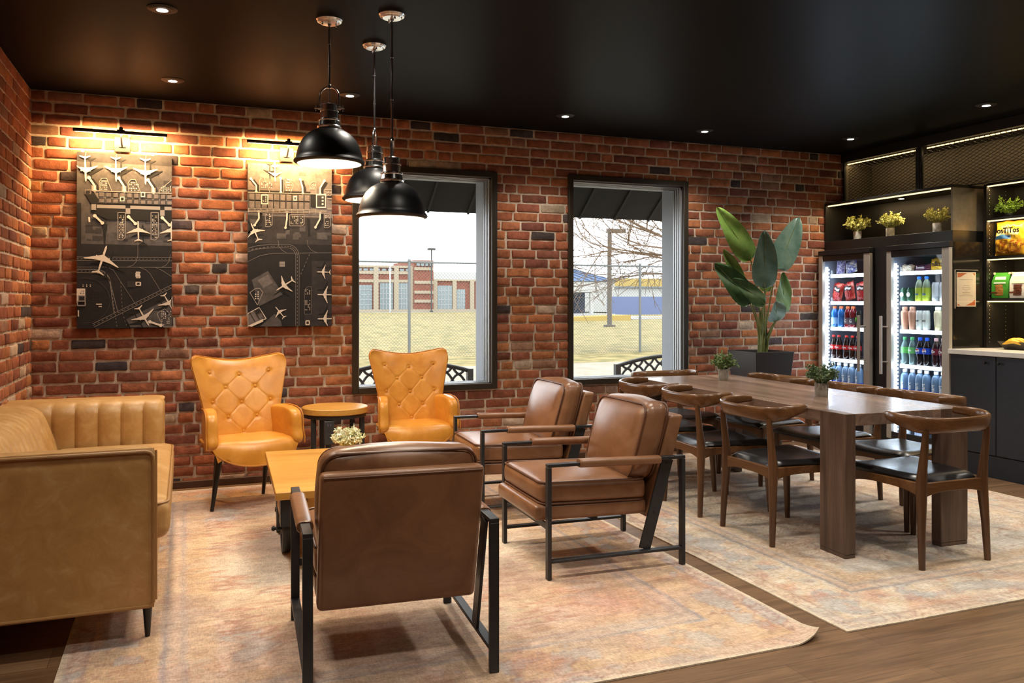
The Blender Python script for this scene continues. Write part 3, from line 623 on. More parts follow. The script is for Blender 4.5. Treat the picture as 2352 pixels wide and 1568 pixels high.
# ------------------------------------------------------------------ flat-bar lounge chairs (local: faces +x)
def lounge():
    root=empty('lounge_armchair',(0,0,0)); root['category']='armchair'; root['group']='brown leather metal-framed armchairs'
    xf,xr,ys=.36,-.36,.305; zt=.547
    for sy in (-1,1):
        Y=sy*(ys+.017); y0,y1=Y-.0175,Y+.0175
        m=MB(); m.box(xf-.010,y0,0,xf+.010,y1,zt-.016); m.box(xr-.010,y0,0,xr+.010,y1,zt-.016); m.box(xr-.010,y0,zt-.016,xf+.010,y1,zt); m.box(xr+.01,y0,.078,xf-.01,y1,.092)
        fr=m.build('side_frame',M['blackmetal'],root,bevel=.0025)
        m=MB(); m.bar((-.155,sy*(ys+.004),.092),(-.285,sy*(ys+.004),zt-.016),.012,.062,up=(1,0,0)); 
        m.build('back_strut',M['blackmetal'],fr,bevel=.002)
        m=MB()
        for t in (.41,.94): m.lathe([(.007,0),(.006,.003),(0,.004)],8,(-.155-.13*t,sy*(ys+.010),.092+.44*t),mat=Matrix.Rotation(R(-90*sy),4,'X'))
        m.build('bolt',M['matteblack'],fr)
        def pad(v):  return v
        m=MB(); n=12; rings=[]
        for x in (.205,.2,.19,.05,-.10,-.215,-.225,-.23):
            e=.92 if x in(.205,-.23) else 1
            rings.append([(x,Y+.030*e*math.copysign(abs(math.cos(a))**.7,math.cos(a)),zt-.010+.021*e*math.copysign(abs(math.sin(a))**.75,math.sin(a))+.004*math.sin(8*x)) for a in [2*PI*k/n for k in range(n)]])
        vs=[v for r in rings for v in r]; fs=[(i*n+k,i*n+(k+1)%n,(i+1)*n+(k+1)%n,(i+1)*n+k) for i in range(len(rings)-1) for k in range(n)]+[tuple(range(n)),tuple((len(rings)-1)*n+k for k in range(n))]
        m.add(vs,fs); m.build('arm_pad',M['brown'],fr,smooth=60)
    MB().box(.345,-ys,.225,.355,ys,.255).build('cross_bar',M['blackmetal'],root)
    m=MB(); m.pbox((.115,0,.305),(.60,.565,.075),.022,(0,0,.004),8,fn=lambda v:(v[0],v[1],v[2]-.02*(.4-v[0]))); m.build('seat_base',M['brown'],root)
    m=MB(); m.pbox((.10,0,.398),(.565,.565,.105),.030,(.008,.006,.030),16,fn=lambda v:(v[0],v[1],v[2]-.028*(.38-v[0]))); s=m.build('seat_cushion',M['brown'],root,smooth=70)
    p=MB()
    for zz in (.449,.348): p.tube([(.10+a,b,zz-.028*(.28-a)) for a,b in rrect(.2815,.2815,.045)],.0052,8,True)
    p.build('piping',M['brownseam'],s)
    ln=-.29
    def lean(v): return (v[0]+ln*(v[2]-.27),v[1],v[2])
    m=MB(); m.pbox((-.222,0,.490),(.078,.565,.505),.020,(0,0,0),8,fn=lean); bs=m.build('back_panel',M['brown'],root)
    p=MB(); p.tube([lean((-.2615,b,.729)) for b in (-.272,-.14,0,.14,.272)],.003,6); p.build('piping',M['brownseam'],bs)
    g=random.Random(5)
    def cw(v):
        z=v[2]; t=(z-.43)/.38; sag=.012*math.sin(v[1]*9+z*14)*(.3+t*.3)+.003*math.sin(v[1]*23+2)*max(0,t-.5)
        return lean((v[0]+.02*math.sin(PI*t)*-1*(1 if v[0]<-.11 else -1)*0+sag*.5,v[1]*(1+.02*math.sin(PI*t)),z+.007*math.sin(v[1]*11+1)*max(0,t-.4)))
    m=MB(); m.pbox((-.108,0,.612),(.145,.545,.380),.052,(.040,.010,.012),18,fn=cw); c=m.build('back_cushion',M['brown'],root,smooth=75)
    p=MB()
    for xx in (-.045,-.171): p.tube([cw((xx,b,.612+a)) for a,b in rrect(.184,.268,.055,8)],.0055,8,True)
    p.build('piping',M['brownseam'],c)
    return root
lg=lounge()
place(lg,True,(.725,3.167,ZR),R(86.3),'brown leather armchair nearest the camera, seen from behind')
place(lg,False,(1.975,3.927,ZR),R(178),'brown leather armchair facing left, in front of the dining chairs')
place(lg,False,(2.035,5.02,ZR),R(177),'brown leather armchair nearest the brick wall, below the gap between the windows')

# ------------------------------------------------------------------ dining table
dt=empty('dining_table',(3.585,4.46,ZR),R(-1.6),'long walnut dining table on thick slab legs with two small plants on top','dining table')
hx,hy=.412,1.12; zt=.746-ZR
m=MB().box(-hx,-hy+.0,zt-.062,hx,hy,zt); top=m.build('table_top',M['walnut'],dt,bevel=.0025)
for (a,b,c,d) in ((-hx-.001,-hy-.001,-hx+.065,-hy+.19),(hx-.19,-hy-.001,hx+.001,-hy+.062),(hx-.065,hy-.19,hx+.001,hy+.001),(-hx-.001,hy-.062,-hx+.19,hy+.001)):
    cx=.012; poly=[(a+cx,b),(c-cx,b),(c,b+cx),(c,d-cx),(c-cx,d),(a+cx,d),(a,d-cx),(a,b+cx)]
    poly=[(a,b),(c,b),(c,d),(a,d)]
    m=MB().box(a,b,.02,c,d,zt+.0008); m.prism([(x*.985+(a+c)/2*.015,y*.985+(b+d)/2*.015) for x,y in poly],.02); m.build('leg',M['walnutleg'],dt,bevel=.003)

# ------------------------------------------------------------------ dining chairs (local: faces +y)
def dchair():
    root=empty('dining_chair',(0,0,0)); root['category']='chair'; root['group']='walnut dining chairs round the long table'
    # curved rail
    ctrl=[(-.232,.205,.722,.019,.011),(-.262,.150,.722,.024,.013),(-.272,.085,.719,.031,.015),(-.252,.022,.712,.039,.016),(-.205,-.022,.706,.042,.016),(-.13,-.048,.704,.040,.015),(0,-.060,.704,.037,.015)]
    ctrl+= [(-a,b,c,d,e) for a,b,c,d,e in ctrl[-2::-1]]
    P=[]
    for i in range(len(ctrl)-1):
        p0=ctrl[max(0,i-1)];p1=ctrl[i];p2=ctrl[i+1];p3=ctrl[min(len(ctrl)-1,i+2)]
        for t in [k/4 for k in range(4)]:
            P.append(tuple(.5*((2*b)+(-a+c)*t+(2*a-5*b+4*c-d)*t*t+(-a+3*b-3*c+d)*t**3) for a,b,c,d in zip(p0,p1,p2,p3)))
    P.append(ctrl[-1]); n=14; vs=[];fs=[]
    for i,q in enumerate(P):
        a=P[max(0,i-1)];b=P[min(len(P)-1,i+1)]; tx,ty=b[0]-a[0],b[1]-a[1]; l=math.hypot(tx,ty); nx_,ny_=ty/l,-tx/l
        e=.8 if i in(0,len(P)-1) else 1
        for k in range(n):
            an=2*PI*k/n; hh=q[3]*e*math.copysign(abs(math.sin(an))**.75,math.sin(an)); ww=q[4]*e*math.copysign(abs(math.cos(an))**.8,math.cos(an))
            til=-hh*.18; vs.append((q[0]+nx_*(ww+til*0)-nx_*hh*.22*0,q[1]+ny_*ww-hh*.25*(1 if abs(q[0])<.22 else .3),q[2]+hh+(.042-q[3])*.75))
    fs=[(i*n+k,i*n+(k+1)%n,(i+1)*n+(k+1)%n,(i+1)*n+k) for i in range(len(P)-1) for k in range(n)]+[tuple(range(n)),tuple((len(P)-1)*n+k for k in range(n))]
    m=MB(); m.add(vs,fs); m.build('back_rail',M['chairwood'],root,smooth=60)
    for sx in(-1,1):
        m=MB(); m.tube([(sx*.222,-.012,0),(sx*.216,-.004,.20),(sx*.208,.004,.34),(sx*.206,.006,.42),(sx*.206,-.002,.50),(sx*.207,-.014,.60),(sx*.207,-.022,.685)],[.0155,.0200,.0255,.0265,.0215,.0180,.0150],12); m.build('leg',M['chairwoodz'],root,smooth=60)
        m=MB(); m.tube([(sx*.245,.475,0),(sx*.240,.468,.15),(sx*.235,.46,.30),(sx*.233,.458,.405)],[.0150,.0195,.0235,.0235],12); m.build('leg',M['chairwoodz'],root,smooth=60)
    def railp(p,q,h0,hm,w_,ztop):
        m=MB(); N=14; vs=[]
        p=Vector(p);q=Vector(q);d=(q-p).normalized(); nrm=Vector((-d.y,d.x,0))
        for i in range(N+1):
            t=i/N; c=p+(q-p)*t; h=hm+(h0-hm)*abs(2*t-1)**3.2
            for a,b in((-1,0),(1,0),(1,1),(-1,1)): vs.append(c+nrm*a*w_/2+Vector((0,0,ztop-(0 if b else h))))
        fs=[(i*4+k,i*4+(k+1)%4,(i+1)*4+(k+1)%4,(i+1)*4+k) for i in range(N) for k in range(4)]+[(0,1,2,3),(N*4,N*4+1,N*4+2,N*4+3)]
        m.add(vs,fs); return m
    for sx in(-1,1): railp((sx*.206,.0,0),(sx*.234,.46,0),.075,.040,.022,.418).build('seat_rail',M['chairwood'],root,bevel=.003)
    railp((-.206,.004,0),(.206,.004,0),.075,.048,.022,.418).build('seat_rail',M['chairwood'],root,bevel=.003)
    railp((-.234,.458,0),(.234,.458,0),.070,.038,.022,.414).build('seat_rail',M['chairwood'],root,bevel=.003)
    # saddle-shaped pad
    def hwid(v): return .188+.072*v**.8
    def topf(u,v):
        x=2*u-1; w_=hwid(v); y=.018+.485*v-.028*(1-x*x)*(1-v)**6*-1
        ed=max(abs(x),abs(2*v-1)); z=.448-.012*math.sin(PI*v)*(1-x*x)+.012*x*x*v-.022*max(0,(abs(x)-.78)/.22)**2-.020*max(0,(v-.86)/.14)**2-.018*max(0,(.1-v)/.1)**2
        return (x*w_,y+.012*(1-x*x)*v,z)
    def botf(u,v):
        x=2*u-1; return (x*hwid(v)*.97,.024+.475*v+.012*(1-x*x)*v,.414)
    m=MB(); m.slab(topf,botf,20,20); o=m.build('seat_pad',M['blackleather'],root,smooth=75)
    bv=o.modifiers.new('Bevel','BEVEL'); bv.width=.008; bv.segments=3; bv.limit_method='ANGLE'; bv.angle_limit=R(55)
    return root
dc=dchair()
DC=[((3.590,3.095,ZR),0,'walnut dining chair with black seat at the near short end of the table'),
 ((2.950,3.890,ZR),-90,'walnut dining chair on the armchair side of the table, nearest the camera'),
 ((2.955,4.555,ZR),-93,'walnut dining chair on the armchair side of the table, middle of the three'),
 ((2.968,5.165,ZR),-94,'walnut dining chair on the armchair side of the table, closest to the right window'),
 ((4.310,3.885,ZR),92,'walnut dining chair on the fridge side of the table, nearest the camera'),
 ((4.295,4.50,ZR),90,'walnut dining chair on the fridge side of the table, middle of the three'),
 ((4.290,5.15,ZR),91,'walnut dining chair on the fridge side, just in front of the tall plant'),
 ((3.62,5.945,ZR),180,'walnut dining chair at the far short end of the table, under the right window')]
for i,(l,a,lb) in enumerate(DC): place(dc,i==0,l,R(a),lb)
# ------------------------------------------------------------------ aerial airport prints on canvas
AM=[mottled('print_'+n,tuple(q*.72 for q in srgb(*c)),tuple(min(1,q*1.25) for q in srgb(*c)),22,.75) if n in('dark','tarmac','mid','slab','roof') else plain('print_'+n,srgb(*c),.75) for n,c in dict(dark=(27,25,28),tarmac=(82,78,78),mid=(50,47,49),black=(16,15,16),white=(226,214,200),pale=(150,143,138),roof=(104,99,97),line=(120,114,110),slab=(112,104,102),canvas=(70,66,64)).items()]
DK,TA,MI,BK,WH,PL,RF,LN_,SL,CV=range(10)
class Art:
    def __init__(s,x0,x1,z0,z1): s.b=(x0,x1,z0,z1); s.q=[]; s.mb=MB(); s.g=random.Random(4)
    def poly(s,pts,mi,tier):
        x0,x1,z0,z1=s.b; q=[(min(1,max(0,a)),min(1,max(0,b))) for a,b in pts]
        if max(a for a,b in q)-min(a for a,b in q)<1e-4 or max(b for a,b in q)-min(b for a,b in q)<1e-4: return
        s.q.append((tier,len(s.q),[(x0+(x1-x0)*a,z1-(z1-z0)*b) for a,b in q],mi))
    def flush(s):
        for k,(t,i,q,mi) in enumerate(sorted(s.q,key=lambda e:e[:2])): s.mb.add([(a,YB-.0402-.00001*k,b) for a,b in q],[tuple(range(len(q)))],mi)
    def rect(s,a,b,c,d,mi,tier): s.poly([(a,b),(c,b),(c,d),(a,d)],mi,tier)
    def stroke(s,pts,w,mi,tier,dash=0):
        for k,(p,q) in enumerate(zip(pts,pts[1:])):
            dx,dy=(q[0]-p[0]),(q[1]-p[1])*2; l=math.hypot(dx,dy)
            if l<1e-6: continue
            nx_,ny_=-dy/l*w/2,dx/l*w/4
            segs=[(0,1)] if not dash else [(i*dash/l,min(1,(i+.5)*dash/l)) for i in range(int(l/dash)+1) if i*dash/l<1]
            for t0,t1 in segs:
                a=(p[0]+(q[0]-p[0])*t0,p[1]+(q[1]-p[1])*t0); b=(p[0]+(q[0]-p[0])*t1,p[1]+(q[1]-p[1])*t1)
                s.poly([(a[0]+nx_,a[1]+ny_),(b[0]+nx_,b[1]+ny_),(b[0]-nx_,b[1]-ny_),(a[0]-nx_,a[1]-ny_)],mi,tier)
    def loop(s,pts,w,mi,tier): s.stroke(pts+pts[:1],w,mi,tier)
    def plane(s,nose,tail,span=.9,shadow=(.05,.012),tier=7,eng=2):
        dx,dy=nose[0]-tail[0],(nose[1]-tail[1])*2; l=math.hypot(dx,dy); ux,uy=dx/l,dy/l
        def P(f,r,o=(0,0)): # f along from tail, r to the right
            X=tail[0]+ux*f*l-uy*r*l; Y2=tail[1]*2+uy*f*l+ux*r*l; return (X+o[0],Y2/2+o[1])
        fus=[(1,0),(.97,.018),(.90,.031),(.6,.034),(.3,.031),(.12,.02),(0,.007),(0,-.007),(.12,-.02),(.3,-.031),(.6,-.034),(.90,-.031),(.97,-.018)]
        sp=span/2
        wings=[[(.66,sg*.02),(.395,sg*sp),(.365,sg*sp),(.43,sg*sp*.5),(.45,sg*.02)] for sg in(1,-1)]; tails=[[(.11,sg*.012),(.01,sg*.19),(-.02,sg*.19),(.03,sg*.008)] for sg in (1,-1)]
        engs=[[(.60,sg*(sp*.36-.018)),(.60,sg*(sp*.36+.018)),(.50,sg*(sp*.36+.016)),(.50,sg*(sp*.36-.016))] for sg in ((1,-1) if eng else ())]
        for pl in [fus]+wings+tails:
            if shadow: s.poly([P(f,r,shadow) for f,r in pl],BK,3)
        for pl in wings+tails+engs: s.poly([P(f,r) for f,r in pl],WH,tier)
        s.poly([P(f,r) for f,r in fus],WH,tier+1)
    def blocks(s,a,b,c,d,nx_,ny_,mi=WH,fill=.75,tier=6,skew=0):
        for i in range(nx_):
            for j in range(ny_):
                if s.g.random()<fill:
                    x=a+(c-a)*(i+.2)/nx_; y=b+(d-b)*(j+.2)/ny_; s.poly([(x,y+skew*x),(x+(c-a)*.5/nx_,y+skew*x),(x+(c-a)*.5/nx_,y+(d-b)*.5/ny_+skew*x),(x,y+(d-b)*.5/ny_+skew*x)],mi,tier)
    def bridge(s,pts,w=.022):
        s.stroke([(a+.025,b+.008) for a,b in pts],w*2,BK,3); s.stroke(pts,w,WH,6)
        for a,b in (pts[0],pts[-1]): s.disc(a,b,w*.9,WH,6)
    def disc(s,a,b,r,mi,tier): s.poly([(a+r*math.cos(2*PI*k/10),b+r*.5*math.sin(2*PI*k/10)) for k in range(10)],mi,tier)
    def digit(s,ch,a,b,w_,h_):
        seg={'2':'abged','9':'abcdfg','6':'acdefg'}[ch]; t=w_*.22; S=dict(a=((0,0),(1,0)),b=((1,0),(1,.5)),c=((1,.5),(1,1)),d=((0,1),(1,1)),e=((0,.5),(0,1)),f=((0,0),(0,.5)),g=((0,.5),(1,.5)))
        for q in seg: s.stroke([(a+w_*x,b+h_*y) for x,y in S[q]],t,WH,6)
    def patches(s,a,b,c,d,n,cols,tier=1):
        for _ in range(n):
            x=s.g.uniform(a,c);y=s.g.uniform(b,d); w_=s.g.uniform(.03,.13);h_=s.g.uniform(.012,.045); s.rect(x,y,min(c,x+w_),min(d,y+h_),s.g.choice(cols),tier)
def arc(cx,cy,rx,ry,a0,a1,n=14): return [(cx+rx*math.cos(R(a0+(a1-a0)*i/n)),cy+ry*math.sin(R(a0+(a1-a0)*i/n))) for i in range(n+1)]
def artwork(x0,x1,z0,z1,which,label):
    root=empty('wall_art',((x0+x1)/2,YB-.02,z0),0,label,'picture','aerial airport canvas prints'); off=Vector(((x0+x1)/2,YB-.02,z0))
    def fin(mb,name,mats,**k):
        mb.v=[tuple(Vector(v)-off) for v in mb.v]; return mb.build(name,mats,root,**k)
    m=MB().box(x0,YB-.04,z0,x1,YB-.013,z1); fin(m,'canvas',AM[CV],bevel=.003)
    A=Art(x0,x1,z0,z1); 
    if which==1:
        f=lambda zx,zy:((zx-515)/1490,(zy-136-82*(zx-515)/1490)/(2741-95*(zx-515)/1490))
        h=lambda zx,zy:((zx-123)/1480,((540+zy/6.82)-350-12*(zx-123)/1480)/(402-14*(zx-123)/1480))
        A.rect(0,0,1,.055,MI,0); A.rect(0,.055,1,.52,TA,0); A.rect(0,.52,1,1,DK,0); A.rect(0,.29,.045,.55,DK,1)
        A.patches(0,.06,1,.2,26,[TA,SL,MI]); A.patches(.05,.36,1,.5,26,[MI,TA,MI])
        for (t,n) in (((640,205),(655,605)),((1112,225),(1120,605)),((1577,245),(1581,650))): A.stroke([f(t[0]+15,140),f(t[0]+5,t[1])],.008,LN_,3); A.plane(f(*n),f(*t),.86,(.055,.010))
        for pts in ([(700,540),(785,660),(790,740)],[(1160,545),(1245,680),(1250,750)],[(1620,575),(1705,700),(1710,770)]): A.bridge([f(*p) for p in pts])
        for a,b,c,d in ((740,655,812,740),(1207,670,1278,755),(1672,695,1742,770)): A.poly([f(a,b),f(c,b),f(c,d),f(a,d)],PL,5)
        for lp,bl in (([(860,735),(858,600),(900,548),(970,548),(1050,740)],(870,575,985,740)),([(1308,760),(1305,620),(1345,568),(1420,568),(1500,760)],(1320,600,1480,755)),([(1800,770),(1800,735),(2004,575)],(1820,660,2000,775))):
            A.stroke([f(*p) for p in lp],.008,PL,4); a,b,c,d=bl; p,q=f(a,b),f(c,d); A.blocks(p[0],p[1],q[0],q[1],6,5)
        A.poly([f(650,800),f(760,740),f(850,880),f(810,1010),f(720,930)],BK,5); A.poly([f(635,718),f(735,718),f(735,795),f(635,795)],SL,5); A.poly([f(655,740),f(715,740),f(715,775),f(655,775)],DK,6)
        A.poly([f(745,735),f(2004,780),f(2004,960),f(840,930)],RF,4)
        for i in range(12):
            xa=850+i*108-(6 if i>6 else 0); dy=(xa-745)*.035
            for y0,y1 in ((755,835),(855,925)): A.loop([f(xa,y0+dy),f(xa+88,y0+dy+3),f(xa+88,y1+dy+3),f(xa,y1+dy)],.007,DK,5); A.poly([f(xa+10,y0+8+dy),f(xa+78,y0+8+dy),f(xa+78,y1-8+dy),f(xa+10,y1-8+dy)],SL,6)
        A.stroke([f(745,742),f(2004,785)],.012,PL,6); A.stroke([f(740,930),f(2004,962)],.010,DK,6)
        for a,b in ((1215,870),(1540,800)): A.poly([f(a-35,b-36),f(a+35,b-36),f(a+35,b+36),f(a-35,b+36)],WH,7); A.poly([f(a-22,b-22),f(a+22,b-22),f(a+22,b+22),f(a-22,b+22)],DK,8)
        A.poly([f(820,945),f(2004,975),f(2004,1240),f(1500,1200),f(990,1190),f(720,1060)],BK,4)
        for a,c in ((820,1265),(1340,1815),(1885,2004)): A.poly([f(a,955+(a-800)*.03),f(c,955+(c-800)*.03),f(c,1008+(c-800)*.03),f(a,1008+(a-800)*.03)],PL,5)
        for a,b in ((738,950),(1268,1012),(1815,1040)): A.poly([f(a,b),f(a+72,b),f(a+72,b+90),f(a,b+90)],PL,6)
        for pts in ([(790,1130),(905,1240)],[(1312,1145),(1420,1250)],[(1850,1160),(1965,1270)]): A.bridge([f(*p) for p in pts])
        for a in (1145,1668): A.loop([f(a,1080),f(a+118,1080),f(a+118,1460),f(a+70,1505),f(a,1500)],.008,PL,5); p,q=f(a+15,1120),f(a+105,1480); A.blocks(p[0],p[1],q[0],q[1],4,14,fill=.6)
        A.poly([f(688,1150),f(716,1150),f(722,1225),f(696,1228)],WH,6); A.plane(f(1462,1205),f(1470,1522),1.06,(.05,.02)); A.plane(f(1998,1215),f(1996,1522),1.06,(.05,.02)); A.poly([f(905,1250),f(985,1260),f(960,1420),f(950,1568),f(935,1568)],BK,3)
        A.plane(h(578,158),h(440,590),1.12,(.07,.03))
        for y in (335,388): A.stroke([h(123,y),h(1603,y+8)],.006,LN_,2)
        A.stroke([h(123,362),h(1603,370)],.006,LN_,2,dash=.04); A.stroke([h(123,490),h(1603,498)],.006,LN_,2)
        for y in (525,578): A.stroke([h(123,y),h(420,y+4)]+[h(420+220*math.sin(R(t)),y+4+240*(1-math.cos(R(t)))) for t in range(15,91,15)]+[h(690 if y==578 else 755,1210)],.008,LN_,2)
        A.stroke([h(123,552),h(440,556)]+[h(440+205*math.sin(R(t)),556+240*(1-math.cos(R(t)))) for t in range(15,91,15)]+[h(735,1420)],.007,LN_,2,dash=.04)
        A.stroke([h(*p) for p in arc(235,1010,390,350,-98,95,26)],.010,MI,2); A.stroke([h(1060,60),h(1062,300),h(1040,400),h(990,460),h(900,490)],.005,LN_,2); A.stroke([h(1575,300),h(1555,410),h(1500,470),h(1430,495)],.005,LN_,2)
        A.stroke([h(590,500),h(680,540),h(800,730),h(1040,1090)],.005,LN_,2); A.stroke([h(1090,498),h(1180,530),h(1250,590),h(1420,860)],.005,LN_,2); A.stroke([h(1340,500),h(1440,540),h(1600,640)],.005,LN_,2)
        for a,b in ((360,1372),(385,1420)): A.stroke([h(a,b),h(1603,b-605)],.008,LN_,3)
        A.stroke([h(370,1396),h(1603,792)],.007,LN_,3,dash=.05); A.stroke([h(795,720),h(820,1200),h(890,1420)],.006,LN_,2,dash=.045)
        for k,y in ((0,570),(1,620)):
            p=h(1028,y); A.digit('26'[k] if k else '2',p[0],p[1],.045,.014) if k==0 else A.digit('9',p[0],p[1],.045,.014)
        A.poly([h(895,705),h(1030,705),h(1030,805),h(895,805)],MI,2); A.loop([h(1032,727),h(1105,727),h(1105,775),h(1032,775)],.010,WH,6); A.blocks(*h(1042,735),*h(1098,768),4,2,fill=.7)
        A.poly([h(123,825),h(252,825),h(252,930),h(140,930),h(140,1050),h(123,1050)],WH,6); A.blocks(*h(145,850),*h(240,915),4,2,BK,.8,7); A.poly([h(140,930),h(258,930),h(258,1020),h(140,1020)],PL,6); A.poly([h(160,945),h(240,945),h(240,1005),h(160,1005)],DK,7); A.loop([h(135,1020),h(252,1020),h(252,1088),h(135,1088)],.012,PL,6); A.poly([h(140,1160),h(157,1160),h(157,1258),h(140,1258)],WH,6)
        for k in range(3): A.blocks(*h(205+55*k,760),*h(235+55*k,805),1,2,fill=1)
        for i in range(5): A.stroke([h(345,855+45*i),h(480,855+45*i)],.003,MI,3); A.stroke([h(345+32*i,855),h(345+32*i,1035)],.003,MI,3)
        A.stroke([h(415,1067),h(503,1067)],.012,WH,5); A.stroke([h(455,1103),h(503,1103)],.012,WH,5)
        A.poly([h(875,1300),h(1603,960),h(1603,1425),h(945,1425)],TA,3); A.plane(h(1238,1402),h(1068,1112),1.1,(-.05,.03)); A.plane(h(1625,1160),h(1470,915),1.1,(-.05,.03)); A.loop([h(1470,1420),h(1370,1235),h(1380,1195),h(1490,1140),h(1620,1240),h(1620,1420)],.008,PL,5); A.blocks(*h(1430,1170),*h(1600,1400),6,9,fill=.55,skew=.0); A.bridge([h(1250,1340),h(1330,1365),h(1425,1395)])
    else:
        f=lambda zx,zy:((zx-145)/1575,((370+zy/8.252)-376-11*(zx-145)/1575)/(373-11*(zx-145)/1575))
        h=lambda zx,zy:((zx-140)/1433,((550+zy/7.465)-376-11*(zx-140)/1433)/(373-11*(zx-140)/1433))
        A.rect(0,0,1,.32,SL,0); A.rect(0,.32,1,.49,MI,0); A.rect(0,.49,1,1,DK,0); A.patches(0,.02,1,.15,22,[SL,TA,RF]); A.patches(0,.34,1,.47,20,[MI,TA])
        A.poly([f(145,560),f(1310,600),f(1310,640),f(145,605)],BK,2); A.stroke([f(635,50),f(640,120)],.006,PL,3); A.plane(f(646,412),f(638,118),.80,(-.06,-.012))
        for pts in ([(200,350),(300,485),(300,600)],[(748,345),(752,490),(752,610)],[(1112,365),(1160,520),(1163,630)],[(1577,395),(1495,525),(1495,640)],[(343,970),(348,1100),(268,1225)],[(868,980),(865,1110),(838,1275)],[(1495,1000),(1492,1110),(1405,1268)]): A.bridge([f(*p) for p in pts],.018)
        for lp,bl in (([(362,590),(362,380),(400,318),(440,340),(545,600)],(385,400,600,540)),([(805,610),(805,360),(840,340),(985,460),(940,610)],(850,350,960,600)),([(1295,580),(1295,470),(1340,420),(1415,420),(1415,640)],(1305,450,1410,560))):
            A.stroke([f(*p) for p in lp],.007,PL,4); a,b,c,d=bl; p,q=f(a,b),f(c,d); A.blocks(p[0],p[1],q[0],q[1],6,5,fill=.6)
        A.poly([f(145,605),f(1310,640),f(1310,940),f(145,915)],RF,4)
        for i in range(10):
            xa=172+i*114; dy=(xa-172)*.03
            for y0,y1 in ((630,745),(768,900)): A.poly([f(xa,y0+dy),f(xa+92,y0+dy+3),f(xa+92,y1+dy+3),f(xa,y1+dy)],SL,6); A.loop([f(xa-8,y0-8+dy),f(xa+100,y0-8+dy+3),f(xa+100,y1+8+dy+3),f(xa-8,y1+8+dy)],.006,DK,5)
        for y in (605,915,940,968): A.stroke([f(145,y),f(1620,y+ (35 if y>605 else 45))],.009,PL,6)
        for i in range(13): A.stroke([f(160+113*i,900+i*3),f(160+113*i,985+i*3)],.008,PL,6)
        A.poly([f(1310,640),f(1415,645),f(1415,890),f(1315,880)],BK,5)
        for (a,b,c,d) in ((388,650,520,832),(1415,645,1605,905),(985,682,1050,768)): A.poly([f(a,b),f(c,b),f(c,d),f(a,d)],WH,6); A.poly([f(a+18,b+22),f(c-18,b+22),f(c-18,d-28),f(a+18,d-28)],MI,7); A.blocks(*f(a+25,b+30),*f(c-25,d-35),2,3,WH,.7,8)
        for (a,b,c,d) in ((465,985,592,1250),(918,1030,1190,1240),(1572,1018,1695,1275),(1570,560,1720,680)): A.loop([f(a,b),f(c,b),f(c,d-35),f(c-40,d),f(a,d)],.007,PL,5); A.blocks(*f(a+12,b+20),*f(c-12,d-20),8 if c-a>200 else 4,6,fill=.6)
        for y in (690,730,922): A.stroke([f(1630,y),f(1720,y)],.014,PL if y!=690 else BK,5)
        A.plane(f(200,1185),f(345,1515),1.0,(-.03,-.02)); A.poly([f(1240,1100),f(1300,1110),f(1300,1420),f(1270,1420)],BK,3)
        for d_,w_ in ((0,.006),(58,.006)): A.stroke([h(140,155+d_),h(300,110+d_),h(560,90+d_),h(800,92+d_)]+[h(800+(205-d_)*math.sin(R(t)),92+d_+(205-d_)*(1-math.cos(R(t)))) for t in range(15,91,15)]+[h(1003-d_,1480)],w_,LN_,2)
        A.stroke([h(140,185),h(560,120),h(800,122)]+[h(800+175*math.sin(R(t)),122+175*(1-math.cos(R(t)))) for t in range(15,91,15)]+[h(974,1480)],.007,LN_,2,dash=.045)
        A.stroke([h(140,380),h(350,280),h(550,242),h(1573,240)],.005,LN_,2); A.stroke([h(645,20),h(660,120),h(710,190),h(790,235)],.005,LN_,2); A.stroke([h(1142,20),h(1160,120),h(1210,190),h(1320,240)],.005,LN_,2); A.stroke([h(1185,260),h(1010,650)],.006,LN_,2,dash=.05)
        A.poly([h(670,385),h(760,385),h(760,470),h(670,470)],PL,3); A.blocks(*h(680,415),*h(750,445),5,1,DK,1,4)
        A.poly([h(205,690),h(475,540),h(620,770),h(725,945),h(330,1140)],TA,2); A.poly([h(300,700),h(480,600),h(560,740),h(400,830)],SL,3); A.loop([h(175,905),h(265,840),h(340,835),h(390,905),h(300,1120)],.009,PL,5); A.blocks(*h(250,880),*h(335,1030),2,4,fill=.8)
        A.poly([h(140,1260),h(325,1160),h(445,1350),h(140,1490)],SL,4); A.loop([h(140,1260),h(325,1160),h(445,1350),h(140,1500)],.010,WH,6); A.poly([h(255,1210),h(320,1175),h(355,1240),h(290,1275)],DK,6)
        for q in range(3): A.stroke([h(170+75*q,1240-40*q),h(260+75*q,1400-40*q)],.008,DK,6)
        A.poly([h(140,1470),h(390,1355),h(395,1400),h(200,1490)],WH,6); A.poly([h(345,1480),h(590,1270),h(690,1390),h(720,1490)],TA,2)
        A.plane(h(615,872),h(905,690),.95,(-.03,.03)); A.plane(h(600,1150),h(750,1335),.95,None); A.rect(h(1225,375)[0],h(1225,375)[1],1,1,MI,1)
        for n,t in (((1310,562),(1548,570)),((1315,948),(1610,955)),((1318,1362),(1610,1362))): A.plane(h(*n),h(*t),1.05,(.0,-.03))
        A.loop([h(1095,870),h(1150,815),h(1215,815),h(1215,1280),h(1095,1280)],.005,LN_,4); A.blocks(*h(1105,850),*h(1200,950),3,5,fill=.8); A.blocks(*h(1100,1040),*h(1200,1220),4,8,fill=.65); A.poly([h(1095,1285),h(1215,1285),h(1215,1480),h(1095,1480)],MI,4); A.loop([h(1120,1395),h(1178,1395),h(1178,1460),h(1120,1460)],.012,WH,6)
    A.flush(); A.mb.v=[tuple(Vector(v)-off) for v in A.mb.v]; o=A.mb.build('print',AM,root,smooth=0,recalc=False); return root
